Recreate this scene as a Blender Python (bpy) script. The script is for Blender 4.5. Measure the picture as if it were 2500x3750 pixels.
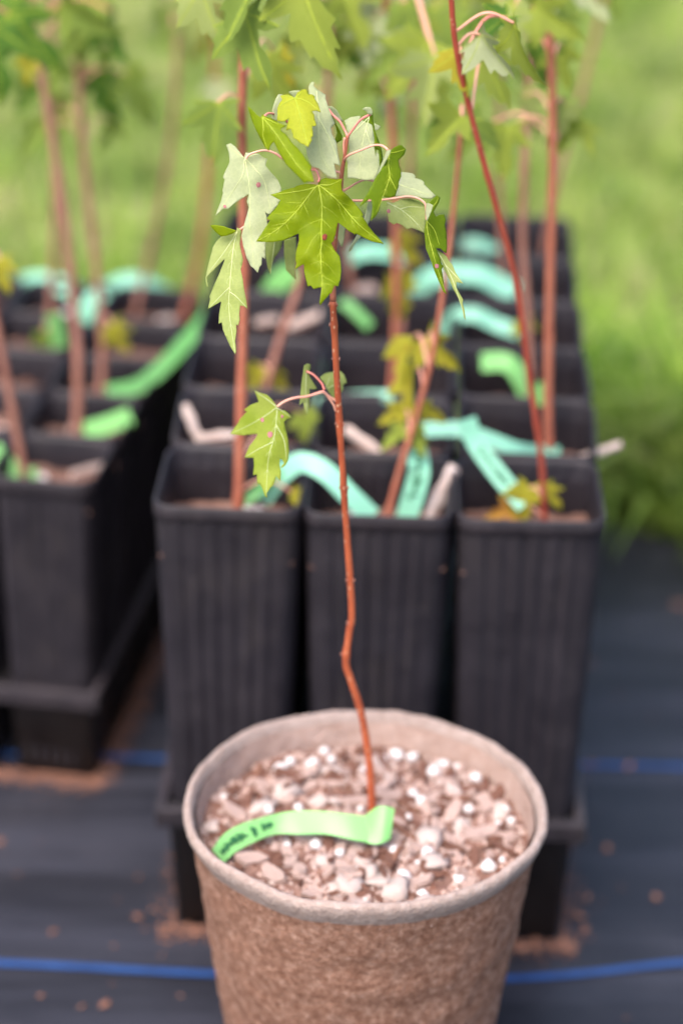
import bpy, bmesh, math, random
import numpy as np
from mathutils import Vector, Matrix, noise
from mathutils.geometry import delaunay_2d_cdt

for o in list(bpy.data.objects):
    bpy.data.objects.remove(o)
scene = bpy.context.scene
COL = scene.collection
R = math.radians
rnd = random.Random(7)

# ------------------------------------------------------------------ camera
CAM_H, PITCH, ROLL, FPX = 1.1065, R(26.12), R(1.2), 8850.0
FOCUS, FSTOP = 1.392, 2.7
cam_data = bpy.data.cameras.new("camera")
cam = bpy.data.objects.new("camera", cam_data)
COL.objects.link(cam)
cam_data.sensor_fit = 'VERTICAL'
cam_data.sensor_height = 36.0
cam_data.sensor_width = 24.0
cam_data.lens = FPX / 3750.0 * 36.0
cam_data.clip_start = 0.02
cam_data.clip_end = 2000.0
CAMMAT = (Matrix.Translation((0, 0, CAM_H)) @ Matrix.Rotation(math.pi / 2 - PITCH, 4, 'X')
          @ Matrix.Rotation(ROLL, 4, 'Z'))
cam.matrix_world = CAMMAT
cam_data.dof.use_dof = True
cam_data.dof.focus_distance = FOCUS
cam_data.dof.aperture_fstop = FSTOP
cam_data.dof.aperture_blades = 9
scene.camera = cam

# ------------------------------------------------------------------ world, sun, exposure
SUN_EL, SUN_AZ = R(58), R(215)          # azimuth clockwise from +Y
world = bpy.data.worlds.new("World")
scene.world = world
world.use_nodes = True
wn = world.node_tree.nodes
wl = world.node_tree.links
wn.clear()
sky = wn.new('ShaderNodeTexSky')
sky.sky_type = 'NISHITA'
sky.sun_disc = False
sky.sun_elevation = SUN_EL
sky.sun_rotation = SUN_AZ
sky.dust_density = 4.0
sky.air_density = 1.0
sky.ozone_density = 1.0
bg = wn.new('ShaderNodeBackground')
bg.inputs['Strength'].default_value = 0.15
wo = wn.new('ShaderNodeOutputWorld')
wl.new(sky.outputs[0], bg.inputs[0])
wl.new(bg.outputs[0], wo.inputs[0])
sd = bpy.data.lights.new("sun", 'SUN')
sd.energy = 1.5
sd.angle = R(50)
sd.color = (1.0, 0.94, 0.86)
sun = bpy.data.objects.new("sun", sd)
COL.objects.link(sun)
sdir = Vector((math.sin(SUN_AZ) * math.cos(SUN_EL), math.cos(SUN_AZ) * math.cos(SUN_EL), math.sin(SUN_EL)))
sun.rotation_euler = (-sdir).to_track_quat('-Z', 'Y').to_euler()
scene.view_settings.view_transform = 'Standard'
scene.view_settings.look = 'None'
scene.view_settings.gamma = 1.0
scene.view_settings.exposure = 1.5
scene.view_settings.use_curve_mapping = False
scene.render.engine = 'CYCLES'
scene.cycles.use_denoising = True
scene.cycles.max_bounces = 8

# ------------------------------------------------------------------ helpers
CR = CAMMAT.to_3x3()
CPOS = Vector((0, 0, CAM_H))
CRIGHT, CUP, CBACK = CR.col[0].copy(), CR.col[1].copy(), CR.col[2].copy()

def ray(px, py):
    """direction through photo pixel (2500 x 3750), scaled so optical depth is 1"""
    return CR @ Vector(((px - 1250) / FPX, -(py - 1875) / FPX, -1.0))

def PC(px, py, zc):
    return CPOS + ray(px, py) * zc

def PD(px, py, d):                    # at forward distance Y = d
    r = ray(px, py)
    return CPOS + r * (d / r.y)

def PZ(px, py, z):                    # on the horizontal plane z
    r = ray(px, py)
    return CPOS + r * ((z - CAM_H) / r.z)

def link(o, parent=None):
    COL.objects.link(o)
    if parent is not None:
        o.parent = parent
    return o

def mesh_obj(name, verts, faces, mats, parent=None, smooth=True, fm=None):
    me = bpy.data.meshes.new(name)
    me.from_pydata([tuple(v) for v in verts], [], faces)
    if not isinstance(mats, (list, tuple)):
        mats = [mats]
    for m in mats:
        me.materials.append(m)
    if fm is not None:
        me.polygons.foreach_set('material_index', fm)
    if smooth:
        me.polygons.foreach_set('use_smooth', [True] * len(me.polygons))
    me.update()
    return link(bpy.data.objects.new(name, me), parent)

def from_mesh(name, me, parent=None, loc=None, rot=None, scale=None):
    o = bpy.data.objects.new(name, me)
    link(o, parent)
    if loc is not None:
        o.location = loc
    if rot is not None:
        o.rotation_euler = rot
    if scale is not None:
        o.scale = (scale,) * 3 if isinstance(scale, (int, float)) else scale
    return o

def thing(name, label, cat, loc=(0, 0, 0), rz=0.0, group=None):
    o = bpy.data.objects.new(name, None)
    o.empty_display_size = 0.02
    link(o)
    o.location = loc
    o.rotation_euler = (0, 0, rz)
    tag(o, label, cat, group)
    return o

def tag(o, label, cat=None, group=None, kind=None):
    o['label'] = label
    if cat:
        o['category'] = cat
    if group:
        o['group'] = group
    if kind:
        o['kind'] = kind
    return o

def catmull(pts, n=6):
    pts = [Vector(p) for p in pts]
    if len(pts) < 3:
        a, b = pts
        return [a.lerp(b, i / n) for i in range(n + 1)]
    ext = [pts[0] * 2 - pts[1]] + pts + [pts[-1] * 2 - pts[-2]]
    out = []
    for i in range(1, len(ext) - 2):
        p0, p1, p2, p3 = ext[i - 1:i + 3]
        for k in range(n):
            t = k / n
            out.append(0.5 * ((2 * p1) + (p2 - p0) * t + (2 * p0 - 5 * p1 + 4 * p2 - p3) * t * t
                              + (3 * p1 - p0 - 3 * p2 + p3) * t ** 3))
    out.append(pts[-1])
    return out

def tube_data(path, radii, seg=8, verts=None, faces=None, jitter=0.0, cap=True):
    verts = [] if verts is None else verts
    faces = [] if faces is None else faces
    n = len(path)
    base = len(verts)
    up = Vector((0.13, 0.97, 0.2)).normalized()
    for i, p in enumerate(path):
        t = (path[min(i + 1, n - 1)] - path[max(i - 1, 0)])
        t = t.normalized() if t.length > 1e-9 else Vector((0, 0, 1))
        a = t.cross(up)
        if a.length < 1e-3:
            a = t.cross(Vector((1, 0, 0)))
        a.normalize()
        b = t.cross(a).normalized()
        up = a.cross(t).normalized()
        r = radii[i] if hasattr(radii, '__len__') else radii
        for k in range(seg):
            an = 2 * math.pi * k / seg
            rr = r * (1 + jitter * noise.noise(p * 300 + Vector((math.cos(an), math.sin(an), 0))))
            verts.append(p + a * math.cos(an) * rr + b * math.sin(an) * rr)
    for i in range(n - 1):
        for k in range(seg):
            k2 = (k + 1) % seg
            faces.append((base + i * seg + k, base + i * seg + k2, base + (i + 1) * seg + k2, base + (i + 1) * seg + k))
    if cap:
        faces.append(tuple(base + k for k in range(seg))[::-1])
        faces.append(tuple(base + (n - 1) * seg + k for k in range(seg)))
    return verts, faces

def tube(name, path, radii, mat, parent=None, seg=8, jitter=0.0):
    v, f = tube_data(path, radii, seg, jitter=jitter)
    return mesh_obj(name, v, f, mat, parent)

def lerpn(vals, n):
    """resample list vals to n entries linearly"""
    out = []
    for i in range(n):
        t = i / (n - 1) * (len(vals) - 1)
        k = min(int(t), len(vals) - 2)
        out.append(vals[k] * (1 - (t - k)) + vals[k + 1] * (t - k))
    return out

# ------------------------------------------------------------------ materials
MATS = {}
def nodes_of(name):
    m = bpy.data.materials.new(name)
    m.use_nodes = True
    nt = m.node_tree
    nt.nodes.clear()
    out = nt.nodes.new('ShaderNodeOutputMaterial')
    MATS[name] = m
    return m, nt, out

def coords(nt, scale=(1, 1, 1), which='Object'):
    tc = nt.nodes.new('ShaderNodeTexCoord')
    mp = nt.nodes.new('ShaderNodeMapping')
    mp.inputs['Scale'].default_value = scale
    nt.links.new(tc.outputs[which], mp.inputs['Vector'])
    return mp.outputs[0]

def noise_n(nt, vec, scale, detail=4, rough=0.55, dist=0.0):
    n = nt.nodes.new('ShaderNodeTexNoise')
    n.inputs['Scale'].default_value = scale
    n.inputs['Detail'].default_value = detail
    n.inputs['Roughness'].default_value = rough
    n.inputs['Distortion'].default_value = dist
    nt.links.new(vec, n.inputs['Vector'])
    return n.outputs['Fac']

def ramp(nt, fac, stops):
    r = nt.nodes.new('ShaderNodeValToRGB')
    el = r.color_ramp.elements
    while len(el) < len(stops):
        el.new(0.5)
    for e, (p, c) in zip(el, stops):
        e.position = p
        e.color = (*c, 1)
    nt.links.new(fac, r.inputs[0])
    return r.outputs[0]

def mixc(nt, fac, a, b, mode='MIX'):
    m = nt.nodes.new('ShaderNodeMix')
    m.data_type = 'RGBA'
    m.blend_type = mode
    for s, v in ((m.inputs[0], fac), (m.inputs[6], a), (m.inputs[7], b)):
        if isinstance(v, (int, float)):
            s.default_value = v
        elif isinstance(v, tuple):
            s.default_value = (*v, 1)
        else:
            nt.links.new(v, s)
    return m.outputs[2]

def bump(nt, h, strength, dist):
    b = nt.nodes.new('ShaderNodeBump')
    b.inputs['Strength'].default_value = strength
    b.inputs['Distance'].default_value = dist
    nt.links.new(h, b.inputs['Height'])
    return b.outputs[0]

def principled(nt, col, rough=0.6, spec=0.4, normal=None):
    p = nt.nodes.new('ShaderNodeBsdfPrincipled')
    if isinstance(col, tuple):
        p.inputs['Base Color'].default_value = (*col, 1)
    else:
        nt.links.new(col, p.inputs['Base Color'])
    if isinstance(rough, (int, float)):
        p.inputs['Roughness'].default_value = rough
    else:
        nt.links.new(rough, p.inputs['Roughness'])
    p.inputs['Specular IOR Level'].default_value = spec
    if normal is not None:
        nt.links.new(normal, p.inputs['Normal'])
    return p

def simple(name, c1, c2, scale, rough=0.6, spec=0.4, bs=0.0, bd=0.001, stretch=(1, 1, 1), bscale=None):
    m, nt, out = nodes_of(name)
    v = coords(nt, stretch)
    n = noise_n(nt, v, scale)
    col = ramp(nt, n, [(0.3, c1), (0.7, c2)])
    nor = bump(nt, noise_n(nt, v, bscale or scale * 2), bs, bd) if bs else None
    p = principled(nt, col, rough, spec, nor)
    nt.links.new(p.outputs[0], out.inputs[0])
    return m

def leafmat(name, c1, c2, trans, tcol, rough=0.55, spec=0.16, edge=None):
    m, nt, out = nodes_of(name)
    v = coords(nt)
    n = noise_n(nt, v, 45, 5)
    col = ramp(nt, n, [(0.3, c1), (0.72, c2)])
    vo = nt.nodes.new('ShaderNodeTexVoronoi')
    vo.feature = 'DISTANCE_TO_EDGE'
    vo.inputs['Scale'].default_value = 330
    nt.links.new(v, vo.inputs['Vector'])
    net = ramp(nt, vo.outputs['Distance'], [(0.0, (1.22, 1.18, 1.15)), (0.12, (1, 1, 1))])
    col = mixc(nt, 0.7, col, net, 'MULTIPLY')
    nor = bump(nt, noise_n(nt, v, 190, 3), 0.5, 0.0012)
    p = principled(nt, col, rough, spec, nor)
    tr = nt.nodes.new('ShaderNodeBsdfTranslucent')
    tr.inputs[0].default_value = (*tcol, 1)
    mx = nt.nodes.new('ShaderNodeMixShader')
    mx.inputs[0].default_value = trans
    nt.links.new(p.outputs[0], mx.inputs[1])
    nt.links.new(tr.outputs[0], mx.inputs[2])
    nt.links.new(mx.outputs[0], out.inputs[0])
    return m

M_top = leafmat('leaf_green', (0.15, 0.215, 0.002), (0.21, 0.265, 0.003), 0.5, (0.38, 0.47, 0.003))
M_deep = leafmat('leaf_deep_green', (0.10, 0.165, 0.003), (0.135, 0.20, 0.004), 0.46, (0.25, 0.35, 0.005))
M_young = leafmat('leaf_yellow_green', (0.29, 0.33, 0.012), (0.35, 0.36, 0.03), 0.42, (0.42, 0.45, 0.02))
M_under = leafmat('leaf_underside', (0.38, 0.43, 0.23), (0.47, 0.505, 0.32), 0.48, (0.42, 0.48, 0.16), 0.7, 0.2)
M_under2 = leafmat('leaf_underside_green', (0.27, 0.33, 0.085), (0.34, 0.385, 0.15), 0.42, (0.34, 0.42, 0.06), 0.65, 0.15)
M_lime = leafmat('leaf_lime', (0.20, 0.27, 0.02), (0.30, 0.35, 0.06), 0.42, (0.36, 0.44, 0.03), 0.6, 0.15)
M_bgtop = leafmat('leaf_mid_green', (0.17, 0.25, 0.045), (0.23, 0.30, 0.07), 0.5, (0.34, 0.45, 0.08))
M_dark = leafmat('leaf_dark_green', (0.06, 0.14, 0.018), (0.09, 0.18, 0.025), 0.42, (0.14, 0.28, 0.03))  # darkest of the green leaf colours
M_amber = leafmat('leaf_yellow', (0.30, 0.28, 0.02), (0.37, 0.32, 0.035), 0.4, (0.4, 0.38, 0.03))
M_orange = leafmat('leaf_orange', (0.42, 0.17, 0.04), (0.45, 0.25, 0.05), 0.35, (0.5, 0.25, 0.05))
M_vein = simple('leaf_vein', (0.28, 0.35, 0.015), (0.34, 0.40, 0.03), 60, 0.5, 0.3)
M_veinpale = simple('leaf_vein_pale', (0.42, 0.47, 0.20), (0.47, 0.51, 0.26), 60, 0.5, 0.3)
M_petiole = simple('petiole_pink', (0.62, 0.26, 0.20), (0.66, 0.34, 0.24), 50, 0.4, 0.4)
M_petred = simple('petiole_red', (0.62, 0.16, 0.14), (0.62, 0.24, 0.18), 50, 0.4, 0.4)
M_spot = simple('blemish', (0.10, 0.025, 0.02), (0.26, 0.05, 0.02), 300, 0.7, 0.2)
M_spotp = simple('blemish_purple', (0.24, 0.09, 0.09), (0.34, 0.15, 0.14), 300, 0.7, 0.2)

def barkmat(name, c1, c2, c3):
    m, nt, out = nodes_of(name)
    v = coords(nt, (1, 1, 0.25))
    n = noise_n(nt, v, 160, 5, 0.6)
    col = ramp(nt, n, [(0.3, c1), (0.6, c2)])
    v2 = coords(nt, (1, 1, 0.6))
    vo = nt.nodes.new('ShaderNodeTexVoronoi')
    vo.inputs['Scale'].default_value = 330
    nt.links.new(v2, vo.inputs['Vector'])
    spot = ramp(nt, vo.outputs['Distance'], [(0.14, (1, 1, 1)), (0.24, (0, 0, 0))])
    col = mixc(nt, spot, col, c3)
    p = principled(nt, col, 0.5, 0.35, bump(nt, n, 0.4, 0.0008))
    nt.links.new(p.outputs[0], out.inputs[0])
    return m
M_bark = barkmat('bark_red', (0.23, 0.042, 0.018), (0.37, 0.085, 0.034), (0.48, 0.26, 0.16))
M_barkred = barkmat('bark_crimson', (0.29, 0.042, 0.026), (0.39, 0.075, 0.045), (0.46, 0.2, 0.13))
M_barkor = barkmat('bark_orange', (0.28, 0.078, 0.046), (0.38, 0.125, 0.075), (0.45, 0.26, 0.18))
M_barkbr = barkmat('bark_brown', (0.21, 0.080, 0.058), (0.29, 0.13, 0.095), (0.36, 0.24, 0.18))

# black plastic
def plastic(name, c, rough, spec, dust):
    m, nt, out = nodes_of(name)
    v = coords(nt)
    n = noise_n(nt, v, 30, 6, 0.65)
    col = ramp(nt, n, [(0.35, c), (0.75, tuple(x + d for x, d in zip(c, dust)))])
    v2 = coords(nt, (1, 1, 0.04))
    streak = noise_n(nt, v2, 260, 3)
    col = mixc(nt, 0.35, col, ramp(nt, streak, [(0.3, (0.55, 0.55, 0.55)), (0.7, (1.35, 1.3, 1.3))]), 'MULTIPLY')
    big = noise_n(nt, coords(nt, (1, 1, 0.5), 'Object'), 11, 6, 0.7)
    col = mixc(nt, ramp(nt, big, [(0.52, (0, 0, 0)), (0.78, (0.55, 0.55, 0.55))]), col, (0.052, 0.041, 0.036))
    rr = ramp(nt, n, [(0.3, (rough - 0.08,) * 3), (0.7, (rough + 0.12,) * 3)])
    p = principled(nt, col, rr, spec, bump(nt, noise_n(nt, v, 700, 2), 0.15, 0.0004))
    nt.links.new(p.outputs[0], out.inputs[0])
    return m
M_pot = plastic('pot_black', (0.0125, 0.0105, 0.0145), 0.5, 0.32, (0.010, 0.008, 0.009))
M_rim = plastic('pot_rim_black', (0.015, 0.0125, 0.0165), 0.5, 0.34, (0.018, 0.013, 0.014))
M_tray = plastic('tray_black', (0.009, 0.0085, 0.010), 0.5, 0.3, (0.008, 0.006, 0.006))

M_soil = simple('potting_soil', (0.11, 0.055, 0.042), (0.25, 0.145, 0.115), 90, 0.9, 0.1, 0.8, 0.004)
M_perlite = simple('perlite', (0.54, 0.49, 0.48), (0.68, 0.63, 0.62), 260, 0.9, 0.05, 0.35, 0.002)
M_stone = simple('pale_grit', (0.36, 0.27, 0.24), (0.52, 0.43, 0.40), 120, 0.9, 0.08, 0.4, 0.002)
M_chip = simple('bark_chip_pale', (0.36, 0.225, 0.185), (0.54, 0.41, 0.37), 80, 0.8, 0.2, 0.6, 0.002, (1, 4, 1))
M_chipd = simple('bark_chip_brown', (0.12, 0.052, 0.036), (0.22, 0.11, 0.08), 80, 0.8, 0.2, 0.6, 0.002, (1, 4, 1))
M_barkpale = simple('bark_strip_pale', (0.56, 0.41, 0.36), (0.70, 0.58, 0.54), 60, 0.8, 0.2, 0.5, 0.001, (1, 1, 5))
M_dust = simple('sawdust', (0.15, 0.068, 0.044), (0.27, 0.14, 0.10), 160, 0.9, 0.1, 0.5, 0.002)

def tagmat(name, c, tcol):
    m, nt, out = nodes_of(name)
    n = noise_n(nt, coords(nt), 25, 3)
    col = ramp(nt, n, [(0.3, c), (0.7, tuple(min(1, x * 1.1) for x in c))])
    p = principled(nt, col, 0.38, 0.5)
    tr = nt.nodes.new('ShaderNodeBsdfTranslucent')
    tr.inputs[0].default_value = (*tcol, 1)
    mx = nt.nodes.new('ShaderNodeMixShader')
    mx.inputs[0].default_value = 0.25
    nt.links.new(p.outputs[0], mx.inputs[1])
    nt.links.new(tr.outputs[0], mx.inputs[2])
    nt.links.new(mx.outputs[0], out.inputs[0])
    return m
M_tag = tagmat('tag_mint', (0.22, 0.52, 0.165), (0.24, 0.58, 0.16))
M_tagteal = tagmat('tag_teal', (0.25, 0.57, 0.41), (0.17, 0.52, 0.34))
M_taggreen = tagmat('tag_green', (0.085, 0.33, 0.07), (0.1, 0.5, 0.08))
M_ink = simple('pen_ink', (0.010, 0.085, 0.028), (0.014, 0.11, 0.04), 50, 0.6, 0.3)

# fibre pot
def fibremat(name, c1, c2, c3, s):
    m, nt, out = nodes_of(name)
    v = coords(nt)
    a = noise_n(nt, v, 150 * s, 6, 0.75, 0.15)
    b = noise_n(nt, v, 9, 3)
    col = ramp(nt, a, [(0.32, c1), (0.52, c2), (0.74, c3)])
    col = mixc(nt, 0.5, col, ramp(nt, b, [(0.35, (0.78, 0.76, 0.74)), (0.65, (1.12, 1.12, 1.12))]), 'MULTIPLY')
    v2 = coords(nt, (1, 1, 1))
    h = noise_n(nt, v2, 240 * s, 5, 0.7, 0.3)
    p = principled(nt, col, 0.9, 0.12, bump(nt, h, 0.9, 0.003))
    nt.links.new(p.outputs[0], out.inputs[0])
    return m
M_fibre = fibremat('moulded_fibre', (0.13, 0.058, 0.036), (0.25, 0.133, 0.093), (0.45, 0.295, 0.23), 1.1)
M_fibrein = fibremat('moulded_fibre_inside', (0.31, 0.205, 0.165), (0.37, 0.26, 0.22), (0.43, 0.325, 0.285), 0.6)
M_fibrerim = fibremat('moulded_fibre_rim', (0.28, 0.205, 0.18), (0.345, 0.265, 0.235), (0.42, 0.34, 0.315), 1.0)

# ground materials
m, nt, out = nodes_of('woven_mat')
v = coords(nt)
w1 = nt.nodes.new('ShaderNodeTexWave'); w1.bands_direction = 'X'; w1.inputs['Scale'].default_value = 130; nt.links.new(v, w1.inputs['Vector'])
w2 = nt.nodes.new('ShaderNodeTexWave'); w2.bands_direction = 'Y'; w2.inputs['Scale'].default_value = 130; nt.links.new(v, w2.inputs['Vector'])
weave = mixc(nt, 0.5, w1.outputs['Color'], w2.outputs['Color'])
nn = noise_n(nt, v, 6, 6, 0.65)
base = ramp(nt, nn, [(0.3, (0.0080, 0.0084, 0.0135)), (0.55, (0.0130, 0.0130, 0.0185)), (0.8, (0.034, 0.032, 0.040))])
wrinkle_light = noise_n(nt, coords(nt, (1.2, 12, 1)), 1.6, 5, 0.6)  # pale cross bands painted into the colour, imitating light on wrinkles
base = mixc(nt, ramp(nt, wrinkle_light, [(0.45, (0, 0, 0)), (0.7, (0.75, 0.75, 0.75))]), base, (0.042, 0.043, 0.060))
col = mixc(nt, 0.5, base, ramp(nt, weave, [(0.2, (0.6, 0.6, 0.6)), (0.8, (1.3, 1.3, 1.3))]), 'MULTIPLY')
p = principled(nt, col, 0.5, 0.38, bump(nt, weave, 0.3, 0.0006))
nt.links.new(p.outputs[0], out.inputs[0])
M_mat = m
M_stripe = simple('blue_thread', (0.012, 0.042, 0.145), (0.019, 0.062, 0.20), 40, 0.5, 0.4)
M_earth = simple('turf_earth', (0.10, 0.14, 0.03), (0.19, 0.20, 0.08), 3, 0.95, 0.1, 0.5, 0.01)

m, nt, out = nodes_of('grass_blades')
at = nt.nodes.new('ShaderNodeAttribute'); at.attribute_name = 'blade'
sep = nt.nodes.new('ShaderNodeSeparateColor'); nt.links.new(at.outputs['Color'], sep.inputs[0])
v = coords(nt)
patch = noise_n(nt, v, 3.2, 4, 0.6)
fine = noise_n(nt, v, 11, 3, 0.6)
c_green = ramp(nt, sep.outputs[0], [(0.0, (0.14, 0.27, 0.018)), (0.5, (0.28, 0.42, 0.05)), (1.0, (0.50, 0.57, 0.19))])
c_dry = ramp(nt, sep.outputs[0], [(0.0, (0.26, 0.29, 0.10)), (1.0, (0.50, 0.45, 0.26))])
gf = ramp(nt, patch, [(0.46, (0, 0, 0)), (0.68, (0.55, 0.55, 0.55))])
ad = nt.nodes.new('ShaderNodeMath'); ad.operation = 'ADD'; ad.use_clamp = True
nt.links.new(gf, ad.inputs[0]); nt.links.new(sep.outputs[1], ad.inputs[1])
col = mixc(nt, ad.outputs[0], c_green, c_dry)
col = mixc(nt, 1.0, col, ramp(nt, fine, [(0.34, (0.42, 0.55, 0.45)), (0.5, (1, 1, 1)), (0.68, (1.45, 1.3, 1.5))]), 'MULTIPLY')
p = principled(nt, col, 0.5, 0.35)
tr = nt.nodes.new('ShaderNodeBsdfTranslucent'); nt.links.new(col, tr.inputs[0])
mx = nt.nodes.new('ShaderNodeMixShader'); mx.inputs[0].default_value = 0.5
nt.links.new(p.outputs[0], mx.inputs[1]); nt.links.new(tr.outputs[0], mx.inputs[2]); nt.links.new(mx.outputs[0], out.inputs[0])
M_grass = m

# ------------------------------------------------------------------ the setting
def edge_y(x):
    """back edge of the weed mat"""
    return 2.36 - 0.22 * max(-1, min(1, x / 0.5)) + 0.02 * noise.noise(Vector((x * 4, 3.1, 0)))

def sheet(name, xs, ys, zf, mat):
    nx, ny = len(xs), len(ys)
    verts = [(x, y, zf(x, y)) for y in ys for x in xs]
    faces = [(j * nx + i, j * nx + i + 1, (j + 1) * nx + i + 1, (j + 1) * nx + i) for j in range(ny - 1) for i in range(nx - 1)]
    return mesh_obj(name, verts, faces, mat)

def spread(lo, hi, near, n):
    t = np.linspace(-1, 1, n)
    s = np.sign(t) * (np.abs(t) ** 4)
    return [near + (hi - near) * a if a > 0 else near + (near - lo) * a for a in s]

g = sheet('lawn', spread(-400, 400, 0.0, 61), spread(-60, 900, 3.0, 81),
          lambda x, y: -0.012 + 0.02 * noise.noise(Vector((x * 0.6, y * 0.6, 0))) * min(1, max(0, y - 2.6)) , M_earth)
tag(g, 'grassy lawn ground behind the black mat', kind='structure')

def mat_z(x, y):
    k = min(1.0, max(0.0, (x - 0.22) / 0.15)) if y > 1.4 else 0.4
    return 0.0075 * noise.noise(Vector((x * 1.3, y * 13, 0.7))) * (0.15 + k) * min(1.0, max(0.12, (y - 1.5) / 0.3)) + 0.0012 * noise.noise(Vector((x * 6, y * 8, 2.0)))
xs = list(np.linspace(-2.2, 2.2, 121))
nyr = 150
verts, faces = [], []
for j in range(nyr + 1):
    for x in xs:
        y = -0.6 + (edge_y(x) + 0.6) * j / nyr
        verts.append((x, y, mat_z(x, y)))
nx = len(xs)
faces = [(j * nx + i, j * nx + i + 1, (j + 1) * nx + i + 1, (j + 1) * nx + i) for j in range(nyr) for i in range(nx - 1)]
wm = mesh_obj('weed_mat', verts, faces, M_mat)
tag(wm, 'black woven weed mat with blue stripes under the pots', kind='structure')

def stripe(ctrl, w=0.0075):
    gx = np.linspace(ctrl[0].x, ctrl[-1].x, 420)
    gy = np.interp(gx, [c.x for c in ctrl], [c.y for c in ctrl])
    kk = np.exp(-np.linspace(-2, 2, 15) ** 2)
    gy = np.convolve(np.pad(gy, 7, 'edge'), kk / kk.sum(), 'valid')
    path = [Vector((float(a_), float(b_), 0)) for a_, b_ in zip(gx, gy)]
    v, f = [], []
    for i, q in enumerate(path):
        for s in (-1, 1):
            y = q.y + s * w * 0.5
            v.append((q.x, y, mat_z(q.x, y) + 0.0016))
    for i in range(len(path) - 1):
        f.append((2 * i, 2 * i + 2, 2 * i + 3, 2 * i + 1))
    return mesh_obj('stripe', v, f, M_stripe, wm)
a = [PZ(*p, 0) for p in ((0, 3530), (300, 3545), (780, 3575), (1250, 3590), (1880, 3590), (2150, 3570), (2500, 3522))]
stripe([Vector((-2.1, a[0].y + 0.03, 0)), Vector((-1, a[0].y + 0.01, 0))] + a + [Vector((1, a[-1].y + 0.0, 0)), Vector((2.1, a[-1].y + 0.02, 0))])
b = [PZ(*p, 0) for p in ((430, 2778), (640, 2786), (1400, 2800), (2130, 2806), (2500, 2812))]
stripe([Vector((-2.1, b[0].y + 0.01, 0)), Vector((-1, b[0].y, 0))] + b + [Vector((1, b[-1].y, 0)), Vector((2.1, b[-1].y, 0))])
for yy in (1.175, 0.87, 0.565):
    stripe([Vector((-2.1 + 0.35 * i, yy + 0.006 * math.sin(i * 1.7 + yy * 9), 0)) for i in range(13)])

def grass(name, label, n, region, hmin, hmax, wid, seed, lean=0.5, dry=0.06, tone=1.0):
    rng = np.random.default_rng(seed)
    P = region(rng, n)
    n = len(P)
    h = rng.uniform(hmin, hmax, n) * (0.75 + 0.5 * rng.random(n))
    h *= np.array([0.55 + 1.1 * max(0.0, 0.45 + noise.noise(Vector((float(q[0]) * 7, float(q[1]) * 7, seed)))) for q in P])
    az = rng.uniform(0, 2 * np.pi, n)
    ln = rng.uniform(0.15, 1.0, n) * lean
    fa = az + rng.normal(0, 0.8, n) + np.pi / 2
    w = wid * rng.uniform(0.6, 1.3, n)
    dirv = np.stack([np.cos(az), np.sin(az)], 1)
    side = np.stack([np.cos(fa), np.sin(fa)], 1)
    V = np.zeros((n, 5, 3))
    for k, (t, ww) in enumerate(((0, 1), (0, -1), (0.55, 0.85), (0.55, -0.85), (1, 0))):
        hor = ln * h * t * t * 1.1
        V[:, k, 0] = P[:, 0] + dirv[:, 0] * hor + side[:, 0] * w * ww * 0.5
        V[:, k, 1] = P[:, 1] + dirv[:, 1] * hor + side[:, 1] * w * ww * 0.5
        V[:, k, 2] = P[:, 2] + h * t * (1 - 0.35 * ln * t)
    idx = (np.arange(n) * 5)[:, None]
    loops = np.concatenate([idx + np.array([[0, 1, 3, 2]]), idx + np.array([[2, 3, 4]])], 1).ravel()
    me = bpy.data.meshes.new(name)
    me.vertices.add(n * 5)
    me.vertices.foreach_set('co', V.ravel())
    me.loops.add(len(loops))
    me.loops.foreach_set('vertex_index', loops.astype(np.int32))
    me.polygons.add(2 * n)
    st = np.stack([np.arange(n) * 7, np.arange(n) * 7 + 4], 1).ravel()
    me.polygons.foreach_set('loop_start', st.astype(np.int32))
    me.polygons.foreach_set('loop_total', np.tile([4, 3], n).astype(np.int32))
    me.update(calc_edges=True)
    at = me.color_attributes.new('blade', 'FLOAT_COLOR', 'POINT')
    c = np.ones((n, 5, 4))
    c[:, :, 0] = tone * rng.random(n)[:, None]
    c[:, :, 1] = np.where(rng.random(n) < dry, 0.9, 0.0)[:, None]
    at.data.foreach_set('color', c.ravel())
    me.materials.append(M_grass)
    o = link(bpy.data.objects.new(name, me))
    tag(o, label, 'grass', kind='stuff')
    return o

def reg_near(rng, n):
    x = rng.uniform(-1.7, 1.7, n)
    e = np.array([edge_y(float(q)) for q in x])
    t = rng.random(n) ** 1.15
    y = e + 0.01 + (5.6 - e) * t
    z = -0.02 + 0.0 * x
    return np.stack([x, y, z], 1)
grass('lawn_grass', 'mown green lawn with pale dry patches behind the pots', 110000, reg_near, 0.025, 0.07, 0.0045, 3, 0.9, 0.16)
def reg_far(rng, n):
    x = rng.uniform(-7, 7, n)
    y = 5.4 + 14 * rng.random(n) ** 1.6
    return np.stack([x, y, np.full(n, -0.02)], 1)
grass('far_lawn_grass', 'more distant lawn grass beyond the near turf', 40000, reg_far, 0.05, 0.10, 0.012, 5, 0.8, 0.1)
def reg_side(rng, n):
    x = rng.uniform(1.65, 5.5, n) * np.where(rng.random(n) < 0.5, -1, 1)
    lo_y = np.where(np.abs(x) > 2.22, 0.0, 2.62)
    y = lo_y + (5.7 - lo_y) * rng.random(n)
    return np.stack([x, y, np.full(n, -0.02)], 1)
grass('side_lawn_grass', 'lawn grass to either side of the black mat', 60000, reg_side, 0.04, 0.08, 0.008, 15, 0.9, 0.14)
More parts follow.
